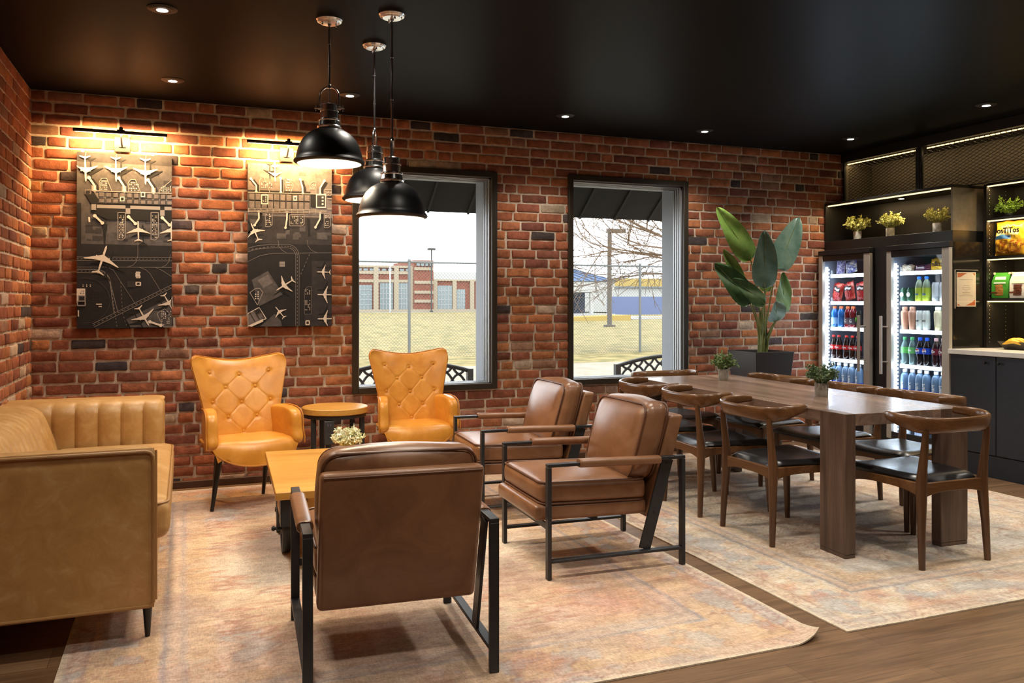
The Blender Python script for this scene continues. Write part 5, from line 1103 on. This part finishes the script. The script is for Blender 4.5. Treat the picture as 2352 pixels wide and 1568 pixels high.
pillow_bag('snack_bag',(XB-.02,6.095,Z[0]),.13,.115,.05,[bandmix('foil_white_blue',[(240,240,240),(60,80,170),(230,225,215),(190,150,110)],20)],'white and blue crisp bag beside the purple one','snack bag',None,.12,-.22,5)
RB=[(6.275,'one by the light tube',.12),(6.125,'middle one',-.28),(5.975,'one by the door handle',-.25)]
def redp(root,patch,fn):
    patch(.15,.85,.48,.74,pc('bag_black',28,20,24),shape=lambda u:.10*(1-u)); patch(.2,.8,.55,.66,pc('bag_white',235,228,225),'brand_lettering_panel',.0022,lambda u:.08*(1-u))
for i,(y,nm,rl) in enumerate(RB): pillow_bag('tortilla_chip_bag',(XB-.02,y,Z[1]),.125,.175,.055,[bandmix('foil_red',[(190,30,35),(150,20,28),(215,90,70),(225,170,150)],14,.28)],f'red tortilla chip bag in the corner fridge, {nm}','snack bag','red chip bags in the corner fridge',.14,rl,11+i,parts=redp)
pillow_bag('snack_pack',(XB-.02,5.455,Z[0]),.15,.062,.045,[bandmix('pack_cream',[(240,235,225),(210,190,160),(160,110,70)],20)],'flat cream snack pack at the left of the counter-side fridge\'s top shelf','snack pack',None,.3,.08,21)
pillow_bag('snack_pack',(XB-.02,5.285,Z[0]),.15,.055,.04,[bandmix('pack_purple',[(60,25,50),(95,40,75),(130,60,70)],16)],'dark purple chocolate pack in the middle of the counter-side fridge\'s top shelf','snack pack',None,.3,-.06,23,parts=lambda r,p,f:text_part('Sweets',.03,pc('ink_245_245_245',245,245,245),r,(-.028,0,.034),(R(90),0,R(-90))))
pillow_bag('candy_bag',(XB-.03,5.115,Z[0]),.155,.105,.045,[bandmix('pack_yellow',[(250,205,30),(245,190,15),(250,215,60)],8,.3)],'bright yellow candy bag at the right of the counter-side fridge\'s top shelf','snack pack',None,.15,-.05,25,parts=lambda r,p,f:text_part('m&m',.052,pc('ink_60_35_30',60,35,30),r,(-.032,0,.055),(R(90),0,R(-90)),bold=.0022))

# ------------------------------------------------------------------ notice in a clear holder on the fridge side
nb=empty('notice_holder',(5.797,4.882,1.27),0,'orange-cornered notice in a clear acrylic holder on the side of the fridge','notice')
m=MB().box(-.123,-.009,0,.123,-.005,.305); m.build('acrylic_front',M['acrylic'],nb,smooth=0)
m=MB().box(-.125,-.0095,-.001,-.121,0,.306).box(-.121,-.0095,.303,.123,0,.306); m.build('acrylic_edge',pc('acrylic_edge',190,180,165,.2),nb,smooth=0)
m=MB().box(-.103,-.004,.013,.105,-.002,.288); pp=m.build('paper',pc('notice_paper',248,236,220,.7),nb,smooth=0)
oc=pc('notice_orange',222,120,70,.7); fy=lambda a,b,d:(a,-.0042-d,b)
MB().prism([(-.094,.279),(.01,.279),(-.02,.268),(-.05,.252),(-.07,.245),(-.094,.245)],.0003,fy).build('orange_corner',oc,pp,smooth=0); MB().prism([(.07,.279),(.096,.279),(.096,.258)],.0003,fy).build('orange_corner',oc,pp,smooth=0)
MB().prism([(-.01,.022),(.096,.022),(.096,.070),(.06,.045)],.0003,fy).build('orange_corner',oc,pp,smooth=0); MB().prism([(-.094,.022),(-.06,.022),(-.094,.036)],.0003,fy).build('orange_corner',oc,pp,smooth=0)
gr=pc('notice_ink',176,166,156,.8); g=random.Random(8); m=MB()
for z_,w_ in ((.228,.072),(.180,.030),(.166,.040),(.152,.042),(.138,.022),(.125,.042),(.112,.036),(.098,.074)):
    a=-w_
    while a<w_: b=min(w_,a+g.uniform(.006,.02)); m.box(a,-.0046,z_-.0018,b,-.0042,z_+.0018); a=b+.003
m.build('print_lines',gr,pp,smooth=0)

# ------------------------------------------------------------------ open display niche above the fridges
ni=empty('wall_niche',(5.90,5.65,1.80),0,'black open display niche above the fridges with a warm light strip','shelf')
def NB(m): m.v=[(v[0]-5.90,v[1]-5.65,v[2]-1.80) for v in m.v]; return m
ya,yb=4.937,6.375
m=MB(); m.box(5.72,ya,1.80,6.28,yb,1.895); m.box(5.72,ya,2.238,6.28,yb,2.262); m.box(5.72,yb-.018,1.895,6.10,yb,2.238); m.box(6.09,ya+.018,1.895,6.10,yb-.018,2.238)
NB(m).build('carcass',M['lam_black'],ni,bevel=.0015)
m=MB().box(5.72,ya,1.895,6.10,ya+.018,2.238); NB(m).build('end_panel',M['lam_spill'],ni,smooth=0)
m=MB().box(5.732,ya+.03,2.228,5.744,yb-.03,2.237); NB(m).build('light_strip',M['led_warm'],ni,smooth=0)
m=MB().lathe([(.026,0),(.034,0),(.036,.008),(.026,.008)],24,(5.87,5.595,2.226)); pk=NB(m).build('puck_light',M['matteblack'],ni)
m=MB().lathe([(0,0),(.02,.001),(.027,.006),(.027,.009)],20,(5.87,5.595,2.223)); NB(m).build('lens',M['puck'],pk)
light('SPOT','puck_beam',(5.87,5.595,2.20),9,(1,.78,.5),spot_size=R(120),spot_blend=.8,shadow_soft_size=.03)
light('AREA','niche_strip',(5.75,5.655,2.226),3.2,(1,.70,.34),shape='RECTANGLE',size=.01,size_y=1.36,rot=(0,R(-8),0))
for y,x,mt,lb,sd,n in ((6.10,5.86,'bushy_y','lime broad-leaved plant in a pale pot at the brick-wall end of the niche',31,34),(5.71,5.86,'bushy_y','yellow clustered plant in a pale pot, in the middle of the niche',37,40),(5.20,5.85,'bushy_y','olive sprigged plant in a mottled pot at the counter end of the niche',41,42)):
    pot_plant('potted_plant',(x,y,1.896),.037,.082,.118 if sd!=37 else .12,.150 if sd!=31 else .155,.034 if sd==31 else .021,n+24,sd,mt,lb,potmat=M['palepot'],group='pots in the niche above the fridges',rd=.7 if sd==31 else .55,tipcl=1 if sd!=37 else 2)

# ------------------------------------------------------------------ expanded-metal panels above
struct(MB().box(5.93,3.2,2.665,6.32,6.385,H).build('trim_1',M['matteblack'],smooth=0))
struct(MB().box(6.29,3.2,2.262,6.318,6.385,2.665).box(5.965,6.355,2.262,6.29,6.372,2.665).build('trim_2',M['soffit'],smooth=0))
def mesh_panel(y0,y1,label):
    z0,z1=2.268,2.662; root=empty('mesh_panel',(5.955,(y0+y1)/2,z0),0,label,'panel','expanded metal panels above the shelving'); yc=(y0+y1)/2
    m=MB(); m.box(-.012,y0-yc,0,.012,y0-yc+.018,z1-z0); m.box(-.012,y1-yc-.018,0,.012,y1-yc,z1-z0); m.box(-.010,y0-yc+.018,0,.010,y1-yc-.018,.006); m.build('frame',M['matteblack'],root,smooth=0)
    m=MB(); cw,ch=.062,.028; ny=int((y1-y0-.03)/cw); nz=int((z1-z0-.004)/ch)
    for i in range(ny):
        for j in range(nz):
            y=y0-yc+.015+i*cw; z=.003+j*ch
            for (a,b,c,d) in ((0,.5,.5,1),(.5,1,1,.5),(0,.5,.5,0),(.5,0,1,.5)):
                w_=.0030; ya_,za,yb_,zb=y+a*cw,z+b*ch,y+c*cw,z+d*ch
                t=0
                m.bar((0,ya_,za),(0,yb_,zb),w_,.004,up=(1,0,0))
    m.build('mesh',M['matteblack'],root,smooth=0)
    m=MB(); k=0; y=y0-yc+.022
    while y<y1-yc-.045: m.box(.020,y,z1-z0-.017,.030,y+.034,z1-z0-.009); y+=.047
    m.build('led_strip',M['led_warm'],root,smooth=0); 
    light('AREA','soffit_strip',(5.985,yc,2.645),1.7*(y1-y0),(1,.70,.34),shape='RECTANGLE',size=.01,size_y=y1-y0-.06,rot=(0,R(-25),0)); return root
mesh_panel(5.492,6.372,'black expanded metal panel with light strip, above the corner fridge')
mesh_panel(4.0,5.465,'longer black expanded metal panel with light strip, above the shelves')
struct(MB().box(5.94,5.465,2.264,5.975,5.492,2.664).build('trim_3',M['matteblack'],smooth=0))

# ------------------------------------------------------------------ lit shelving on the counter
su=empty('shelf_unit',(6.15,4.45,.952),0,'tall black shelf unit with lit shelves standing on the counter','shelf')
def SB(m): m.v=[(v[0]-6.15,v[1]-4.45,v[2]-.952) for v in m.v]; return m
y0,y1=4.02,4.872
m=MB().box(5.985,y1-.022,.952,6.31,y1+.004,2.262); SB(m).build('side_panel',M['lam_black'],su,smooth=0)
m=MB().box(5.985,y0,.952,6.31,y0+.02,2.262); SB(m).build('side_panel',M['lam_black'],su,smooth=0)
m=MB().box(6.30,y0+.02,.952,6.31,y1-.022,2.262); SB(m).build('back_panel',M['lam_black'],su,smooth=0)
m=MB()
for xx in (6.02,6.20):
    z=1.0
    while z<2.22: m.lathe([(0,-.0008),(.0028,-.0008),(.0028,.0006)],8,(xx,y1-.0222,z),mat=Matrix.Rotation(R(90),4,'X')); z+=.032
SB(m).build('shelf_pin_holes',pc('pin_brass',225,205,165,.4),su,smooth=0)
for z in (2.245,1.966,1.657,1.324):
    m=MB().box(5.99,y0+.02,z+.004,6.30,y1-.022,z+.024); s=SB(m).build('shelf',M['lam_black'],su,smooth=0)
    m=MB().box(5.990,y0+.025,z-.005,5.999,y1-.026,z+.004); SB(m).build('light_strip',M['led_warm'],s,smooth=0)
    light('AREA','shelf_strip',(6.005,4.45,z-.008),2.6,(1,.72,.36),shape='RECTANGLE',size=.008,size_y=.80,rot=(0,R(-15),0))
pot_plant('potted_plant',(6.12,4.755,1.991),.033,.035,.12,.135,.023,44,51,'bushy_g','bright green plant in a small dark pot on the top lit shelf',potmat=M['matteblack'],fz=.0)
def tort(root,patch,fn):
    patch(.10,.80,.58,.75,pc('bag_cream',246,226,160),'printed_panel',.001); patch(.02,.60,.46,.57,pc('bag_blue',70,130,190),'printed_panel',.0018,lambda u:.03*math.sin(PI*u)); patch(.03,.98,.06,.44,bandmix('chips_print',[(236,180,60),(205,120,30),(150,75,20),(245,205,90)],18,.4),'printed_panel',.001)
    text_part('osTiTos',.060,pc('bag_ink',40,30,22),root,(-.060,-.016,.198),(R(90),0,R(-90)),sx=.95,bold=.002)
pillow_bag('tortilla_chip_bag',(6.065,4.695,1.682),.285,.275,.10,[bandmix('bag_gold',[(245,200,60),(240,180,40),(250,215,100)],7,.3)],'large yellow tortilla chip bag on the second lit shelf','snack bag',None,.06,.03,61,parts=tort)
def cookie(y,col,ink,lab,label):
    root=empty('cookie_bag',(6.064,y,1.3485),R(3),label,'snack bag','gusseted cookie bags on the third lit shelf'); w_,d,h=.070,.032,.205
    def P(x,yy,z): return (x,yy,z)
    sec=[(w_,d,0),(w_*1.02,d*1.05,.03),(w_,d,.135),(w_*.93,.004,.193),(w_*.93,.003,.205)]
    vs=[];fs=[]
    for a,b,z in sec: vs+=[(-b,-a,z),(b,-a,z),(b,a,z),(-b,a,z)]
    fs=[(i*4+k,i*4+(k+1)%4,(i+1)*4+(k+1)%4,(i+1)*4+k) for i in range(4) for k in range(4)]+[(0,1,2,3),(16,17,18,19)]
    MB().add(vs,fs).build('bag_body',col,root,bevel=.003,smooth=30)
    for s in (-1,1): MB().box(-.007,s*w_*.9-.008,.190,.007,s*w_*.9+.008,.207).build('closure_tab',pc('tab_cream',240,230,205),root,bevel=.002)
    MB().add([(-d-.003,-.05,.118),(-d-.003,.05,.118),(-.018,.044,.172),(-.018,-.044,.172)],[(0,1,2,3)]).build('name_panel',lab,root,smooth=0)
    g=random.Random(int(y*100)); 
    for k in range(7):
        MB().lathe([(0,0),(.030,.0005),(.036+g.uniform(-.003,.003),.004),(.034,.009),(.026,.012),(0,.0125)],18,(-d-.0015,.004+g.uniform(-.003,.003),.022+k*.0125),sqx=.06).build('printed_cookie',ink,root)
    MB().box(-d-.005,.018,.040,-d-.0038,.072,.052).build('band_print',pc('band_brown',120,70,50),root,smooth=0)
cookie(4.772,pc('bag_green',70,160,50),bandmix('cookie_gold',[(205,150,80),(170,110,50),(215,165,95)],40),pc('panel_white',240,240,225),'green gusseted bag of golden cookies on the third lit shelf')
cookie(4.615,pc('bag_white2',240,236,225),bandmix('cookie_dark',[(120,65,40),(85,45,30),(150,85,55)],40),pc('panel_lime',215,228,190),'white gusseted bag of brown cookies on the third lit shelf')

# ------------------------------------------------------------------ base cabinet and worktop
cb=empty('base_cabinet',(5.95,4.48,0),0,'navy two-door base cabinet under the white worktop','cabinet')
def CB(m): m.v=[(v[0]-5.95,v[1]-4.48,v[2]) for v in m.v]; return m
m=MB().box(5.652,4.06,0,6.30,4.878,.913); CB(m).build('carcass',M['cab_blue'],cb,smooth=0)
m=MB().box(5.640,4.062,0.0,5.652,4.876,.165); CB(m).build('plinth',M['cab_blue'],cb,bevel=.001)
for a,b,kx in ((4.488,4.876,4.565),(4.064,4.482,4.450)):
    m=MB().box(5.632,a,.172,5.652,b,.908); d=CB(m).build('door',M['cab_blue'],cb,bevel=.0015)
    m=MB().lathe([(.004,0),(.004,.012),(.010,.016),(.0125,.023),(.011,.030),(.006,.033),(0,.034)],18,(5.632,kx,.862),mat=Matrix.Rotation(R(-90),4,'Y')); CB(m).build('knob',M['satinblack'],d)
tag(MB().box(5.600,4.03,.914,6.31,4.880,.951).build('worktop',M['counter'],bevel=.003),'white worktop over the navy base cabinet','worktop')
bk=empty('wire_basket',(6.02,4.57,.9515),0,'small dark basket of bananas on the white worktop','basket')
def bas(z,t): return [(-.105*t,-.13*t,z),(.105*t,-.13*t,z),(.105*t,.13*t,z),(-.105*t,.13*t,z)]
m=MB(); b=bas(.004,.72)+bas(.062,1)+bas(.062,.98)+bas(.007,.70); m.add(b,[(i*4+k,i*4+(k+1)%4,(i+1)*4+(k+1)%4,(i+1)*4+k) for i in range(3) for k in range(4)]+[(0,1,2,3),(12,13,14,15)]); m.build('basket_body',plain('basket_bronze',(.05,.04,.028),.4,.3),bk)
for k in range(5):
    pts=[(-.085+.022*k-.004*i,-.105+.21*i/8,.028+.012*(k%2)+.042*math.sin(PI*i/8)*.7+(.006 if i in(0,8) else 0)) for i in range(9)]
    o=MB().tube([(6.02+x,4.57+y*.72,.9515+.008+z) for x,y,z in pts],[.003,.010,.015,.0165,.0165,.016,.014,.009,.003],9).build('banana',bandmix('banana_skin',[(235,190,60),(225,175,50),(240,205,90)],9,.45))
    tag(o,['banana at the front rim of the dark basket','second banana from the front rim of the dark basket','middle banana in the dark basket','fourth banana from the front rim of the dark basket','banana at the back rim of the dark basket'][k],'banana','bananas in the basket on the worktop')
# ------------------------------------------------------------------ outdoors, seen through the two windows
OUT={}
KD=.43   # daylit exterior colours, as albedo
def sr2(r,g,b): return tuple(KD*q for q in srgb(r,g,b))
def om(n,r,g,b,rough=.8):
    if 'out_'+n not in M: M['out_'+n]=plain('out_'+n,sr2(r,g,b),rough)
    return M['out_'+n]
struct(MB().add([(-12,6.69,-.03),(40,6.69,-.03),(40,16.6,-.02),(-12,16.6,-.02)],[(0,1,2,3)]).build('floor_outside_pavement',mottled('pavement',sr2(178,164,140),sr2(205,192,168),2.2,.9),smooth=0))
def lawnz(y): return -.02+.0066*(y-16.6)
g_=MB(); g_.sheet(lambda u,v:(-25+110*u,16.6+58*v,lawnz(16.6+58*v)+.05*math.sin(u*40+v*11)*math.sin(v*25)),60,50)
struct(g_.build('floor_lawn',mottled('dry_grass',sr2(132,124,52),sr2(208,182,112),2.2,.95,.38,.62,bs=.5,bscale=12,bdist=.05,detail=9)))
struct(MB().add([(-25,74.6,.36),(85,74.6,.36),(85,140,.5),(-25,140,.5)],[(0,1,2,3)]).build('floor_outside_road',mottled('asphalt',sr2(170,168,165),sr2(190,188,184),.4,.9),smooth=0))
aw=empty('awning',(2.7,6.68,2.62),0,'black seamed metal awning over the outside of both windows','awning')
m=MB().add([(-2.6,.0,.18),(3.0,.0,.18),(3.0,.83,-.442),(-2.6,.83,-.442),(-2.6,.0,.16),(3.0,.0,.16),(3.0,.82,-.462),(-2.6,.82,-.462)],[(0,1,2,3),(4,7,6,5),(3,2,6,7),(0,4,5,1),(0,3,7,4),(1,5,6,2)]); m.build('roof_sheet',plain('awning_black',(.006,.006,.006),.8),aw,smooth=0)
m=MB()
for k in range(15): x=-2.55+.39*k; m.bar((x,.0,.155),(x,.815,-.468),.02,.02,up=(0,1,1))
m.build('seam_ribs',plain('awning_rib',(.009,.009,.009),.7),aw,smooth=0)
def bench(x0,x1,y,label):
    xc=(x0+x1)/2; root=empty('garden_bench',(xc,y,-.03),0,label,'bench','cast-iron lattice benches outside the windows'); w_=(x1-x0)/2; ir=M['blackmetal']
    top=lambda x:.80-.09*(x/w_)**2
    m=MB(); m.tube([(x,.0,top(x)) for x in [-w_+2*w_*k/16 for k in range(17)]],.020,8); m.tube([(x,0,.50) for x in (-w_,0,w_)],.018,8)
    for s in(-1,1): m.box(s*w_-.028,-.025,.0,s*w_+.028,.025,top(w_)+.02)
    m.build('back_frame',ir,root,smooth=40)
    m=MB(); n=9
    for k in range(n):
        a=-w_+.05+(2*w_-.1)*k/n; b=a+(2*w_-.1)/n
        for z0,z1 in ((.51,.655),(.655,.80)):
            q0=lambda x,z:.51+(z-.51)/.29*(top(x)-.51)
            m.tube([(x,0,q0(x,z0+(z1-z0)*(t+.09*math.sin(2*PI*t)))) for t,x in [(i/8,a+(b-a)*i/8) for i in range(9)]],.012,6); m.tube([(x,0,q0(x,z1-(z1-z0)*(t+.09*math.sin(2*PI*t)))) for t,x in [(i/8,a+(b-a)*i/8) for i in range(9)]],.012,6)
    m.build('lattice_back',ir,root,smooth=50)
    m=MB()
    for k in range(6): m.box(-w_,-.08-.07*k-.05,.42,w_,-.08-.07*k,.44)
    m.build('seat_slats',ir,root,smooth=0)
    for s in (-1,1):
        for yy in (-.45,.0): m=MB().box(s*w_-.025,yy-.025,0,s*w_+.025,yy+.025,.43); m.build('leg',ir,root,smooth=0)
bench(1.30,2.47,7.38,'black lattice bench outside behind the left window'); bench(4.02,5.25,7.38,'black lattice bench outside behind the right window')
# chain-link fence
fn=empty('chain_link_fence',(0,19.9,0),math.atan2(-2.01,5.14)*0,'tall galvanised chain-link fence across the lawn','fence'); gal=plain('galvanised',(.13,.135,.135),.5,.4)
fy=lambda x:(5.009-x)*.0; YF=18.9; fn.location=(0,YF,0)
# post spots chosen from the line of sight at this distance
for x in (1.80,4.85,7.90,10.96,14.0):
    m=MB().lathe([(.035,-.1),(.035,2.26),(.045,2.27),(.03,2.31),(0,2.32)],10,(x,0,0)); m.build('post',gal,fn)
m=MB().tube([(0,0,2.24),(15,0,2.24)],.022,8); m.build('top_rail',gal,fn)
m=MB()
for k in range(200):
    x=0+k*.078; 
    for s in(1,-1):
        a=(x if s>0 else x-2.2,.02,.02); b=(a[0]+2.2,.02,2.22)
        p=(x,.02,.02) if s>0 else (x,.02,2.24); q=(x+2.22,.02,2.24) if s>0 else (x+2.22,.02,.02)
        if q[0]<15.2: m.bar(p,q,.0042,.0042)
m.build('wire_mesh',gal,fn,smooth=0)
m=MB()
for k in range(190): x=k*.08; m.bar((x,0,2.24),(x+.02,0,2.31),.005,.005)
m.build('barb_tips',gal,fn,smooth=0)

brk=mottled('school_brick',sr2(165,88,62),sr2(190,112,84),3,.9); crm=om('cream',226,206,174); gls=om('pane',168,184,188,.2); wht=om('white',244,244,242)
sb=empty('school_building',(20,78,.36),0,'low red-brick school building with cream bands, behind the fence at left','building')
def S_(x0,z0,x1,z1,y0,y1,nm,mat): 
    return MB().box(x0-20,y0-78,z0-.36,x1-20,y1-78,z1-.36).build(nm,mat,sb,smooth=0)
S_(8,.36,20.35,4.55,78,90,'wall',brk); S_(22.3,.36,31,3.35,78,90,'wall',brk); S_(20.35,.36,22.3,5.3,77.6,86,'tower',brk); S_(8,4.55,20.35,4.75,77.8,90,'roof_edge',crm); S_(22.3,3.35,31,3.5,77.8,90,'roof_edge',crm)
S_(22.3,3.5,36,4.6,88,96,'roof',wht)
for z in (3.15,3.95): S_(8,z,20.35,z+.28,77.85,78,'band',crm)
for z in (.36,): S_(8,z,31,z+.25,77.4,78,'plinth_band',crm)
for z in (4.35,3.05,2.1,1.25): S_(20.4,z,22.25,z+.28,77.45,77.6,'band',crm)
for x in (12.2,14.2,16.55,18.5,20.1): S_(x,.36,x+.45,4.55,77.8,78,'pilaster',crm)
for x in (22.35,24.3,26.1,28): S_(x,.36,x+.4,3.35,77.8,78,'pilaster',crm)
for (a,b,z0,z1) in ((12.75,14.1,.62,3.05),(14.9,16.4,.62,2.9),(17.15,18.4,.62,3.1),(22.8,24.25,.62,2.9),(24.75,25.6,.62,2.55),(18.95,20.0,.62,3.1)):
    w_=S_(a,z0,b,z1,77.9,78,'window',gls); m=MB()
    for k in range(1,4): x=a+(b-a)*k/4; m.box(x-20-.02,-.13,z0-.36,x-20+.02,-.1,z1-.36)
    for k in range(1,5): z=z0+(z1-z0)*k/5-.36; m.box(a-20,-.13,z-.02,b-20,-.1,z+.02)
    m.build('glazing_bars',wht,w_,smooth=0)
m=MB()
for k in range(13): x=12.7+k*.58; m.box(x-20,-.15,4.25-.36,x-20+.4,-.0,4.45-.36)
for k in range(4): x=20.6+k*.42; m.box(x-20,-.62,4.75-.36,x-20+.3,-.39,5.0-.36)
m.build('clerestory_panes',gls,sb,smooth=0)
def lamp_post(x,y,z0,h,r,head,label,col):
    root=empty('street_lamp',(x,y,z0),0,label,'street lamp'); mt=om('pole_%d'%col[0],*col)
    MB().lathe([(r*2.4,0),(r*2.4,.12),(r,.13),(r*.8,h)],10).build('pole',mt,root); MB().box(head[0],-.25,h-.12,head[1],.25,h+.06).build('lamp_head',mt,root,smooth=0)
lamp_post(21.9,76.9,.36,6.0,.07,(-.35,.35),'slim street lamp in front of the school building',(90,86,82)); lamp_post(18.94,35.54,lawnz(35.5),4.65,.12,(-.05,.75),'street lamp with a square head beyond the right window',(120,110,100))
m=MB().lathe([(.09,-.36),(.07,4.0),(0,4.1)],8); fp=m.build('flag_pole',wht); fp.location=(17.9,76.9,.72); tag(fp,'white pole standing in front of the school building','pole')
# pavilion with blue hipped roof
pv=empty('pavilion',(21.5,49.5,.2),0,'open pavilion with a blue hipped metal roof and white posts','building'); blu=om('roofblue',96,128,176); nav=om('inside',44,54,84)
m=MB().add([(-1.1,-1.5,2.45),(4.6,-1.5,2.45),(4.6,8,2.45),(-1.1,8,2.45),(.6,3.2,3.9),(1.4,3.2,3.9)],[(0,1,5,4),(1,2,5),(2,3,4,5),(3,0,4),(0,3,2,1)]); rf=m.build('roof',blu,pv,smooth=0)
m=MB()
for k in range(10): a=-1.1+5.7*k/9; b=.6+.8*k/9; m.bar((a,-1.5,2.47),(b,3.2,3.92),.06,.05,up=(0,0,1))
m.build('roof_seams',om('seam',64,92,140),rf,smooth=0)
MB().box(-1.0,-1.4,1.75,4.5,7.8,2.42).build('fascia',wht,pv,smooth=0); MB().box(-.9,2.5,.1,4.3,2.7,1.8).build('back_wall',nav,pv,smooth=0); MB().box(-1.0,-1.5,-.1,4.5,7.6,.35).build('base_wall',wht,pv,smooth=0)
for x in (-.8,1.25,2.9,4.2): MB().box(x-.11,-1.35,.3,x+.11,-1.13,1.8).build('post',wht,pv,smooth=0)
tag(MB().add([(20.8,45.6,.17),(25.4,44.9,.17),(25.4,44.9,.52),(20.8,45.6,.36),(20.8,47.5,.17),(25.4,47.2,.17),(25.4,47.2,.52),(20.8,47.5,.36)],[(0,1,2,3),(4,7,6,5),(3,2,6,7),(1,5,6,2),(0,3,7,4),(0,4,5,1)]).build('kerb_ramp',om('yellow',238,200,96),smooth=0),'yellow painted kerb ramp in front of the pavilion','kerb')
lb=empty('warehouse',(40,67,.4),0,'low white building with a yellow roof edge beyond the pavilion','building')
MB().box(-5,0,0,12,8,2.3).build('wall',wht,lb,smooth=0); MB().box(-5.2,-.2,2.3,6,8,3.05).build('roof',om('roofyellow',240,206,110),lb,smooth=0); MB().box(-5.2,-.25,2.2,12,-.05,2.32).build('roof_edge',om('greyblue',150,160,176),lb,smooth=0)
for x in (-1,3,5.5): MB().box(x,-.06,.9,x+1.1,0,1.35).build('window',nav,lb,smooth=0)
tag(MB().box(31.8,60.0,.25,46,60.15,1.75).build('screen_fence',om('blue_screen',132,150,206),smooth=0),'long blue screen fence in front of the white building','fence')
tag(MB().box(27,47.5,lawnz(47)-.1,46,59.5,lawnz(55)-.0).build('parking_lot',om('paving',214,212,214),smooth=0),'pale paved lot in front of the blue fence','pavement')
# bare tree reaching in from the right
tr=empty('bare_tree',(13.6,19.6,0),0,'leafless tree spreading branches across the right window','tree'); g=random.Random(12); bm_=MB(); tm=om('bark',150,120,92)
def grow(p,d,l,r,dep):
    n=5; pts=[p]; 
    for i in range(n):
        d=(d+Vector((g.gauss(0,.10),g.gauss(0,.10),g.gauss(.015,.09)))).normalized(); pts.append(pts[-1]+d*l/n)
    bm_.tube(pts,[max(.007,r*(1-.55*i/n)) for i in range(n+1)],4,caps=False)
    if dep>0:
        for i in range(1,n+1):
            for _ in range(1):
                if g.random()<.92:
                    s=(d+Vector((g.gauss(0,.55),g.gauss(0,.5),g.gauss(-.02,.38)))).normalized(); grow(pts[i],s,l*g.uniform(.45,.7),r*.45,dep-1)
for d in [(-1,-.05,.30),(-1,-.1,.12),(-.95,.2,.02),(-.9,-.3,.45),(-1,.1,.2),(-.6,.3,.8),(-1,0,.36),(-1,.15,-.03)]: grow(Vector((-.1,0,2.2+g.uniform(0,.6))),Vector(d).normalized(),3.2,.045,3)
bm_.build('branches',tm,tr,smooth=0); MB().tube([(0,0,-.1),(.02,0,1.2),(-.05,0,2.4),(.05,0,3.6)],[.20,.16,.14,.09],12).build('trunk',tm,tr)
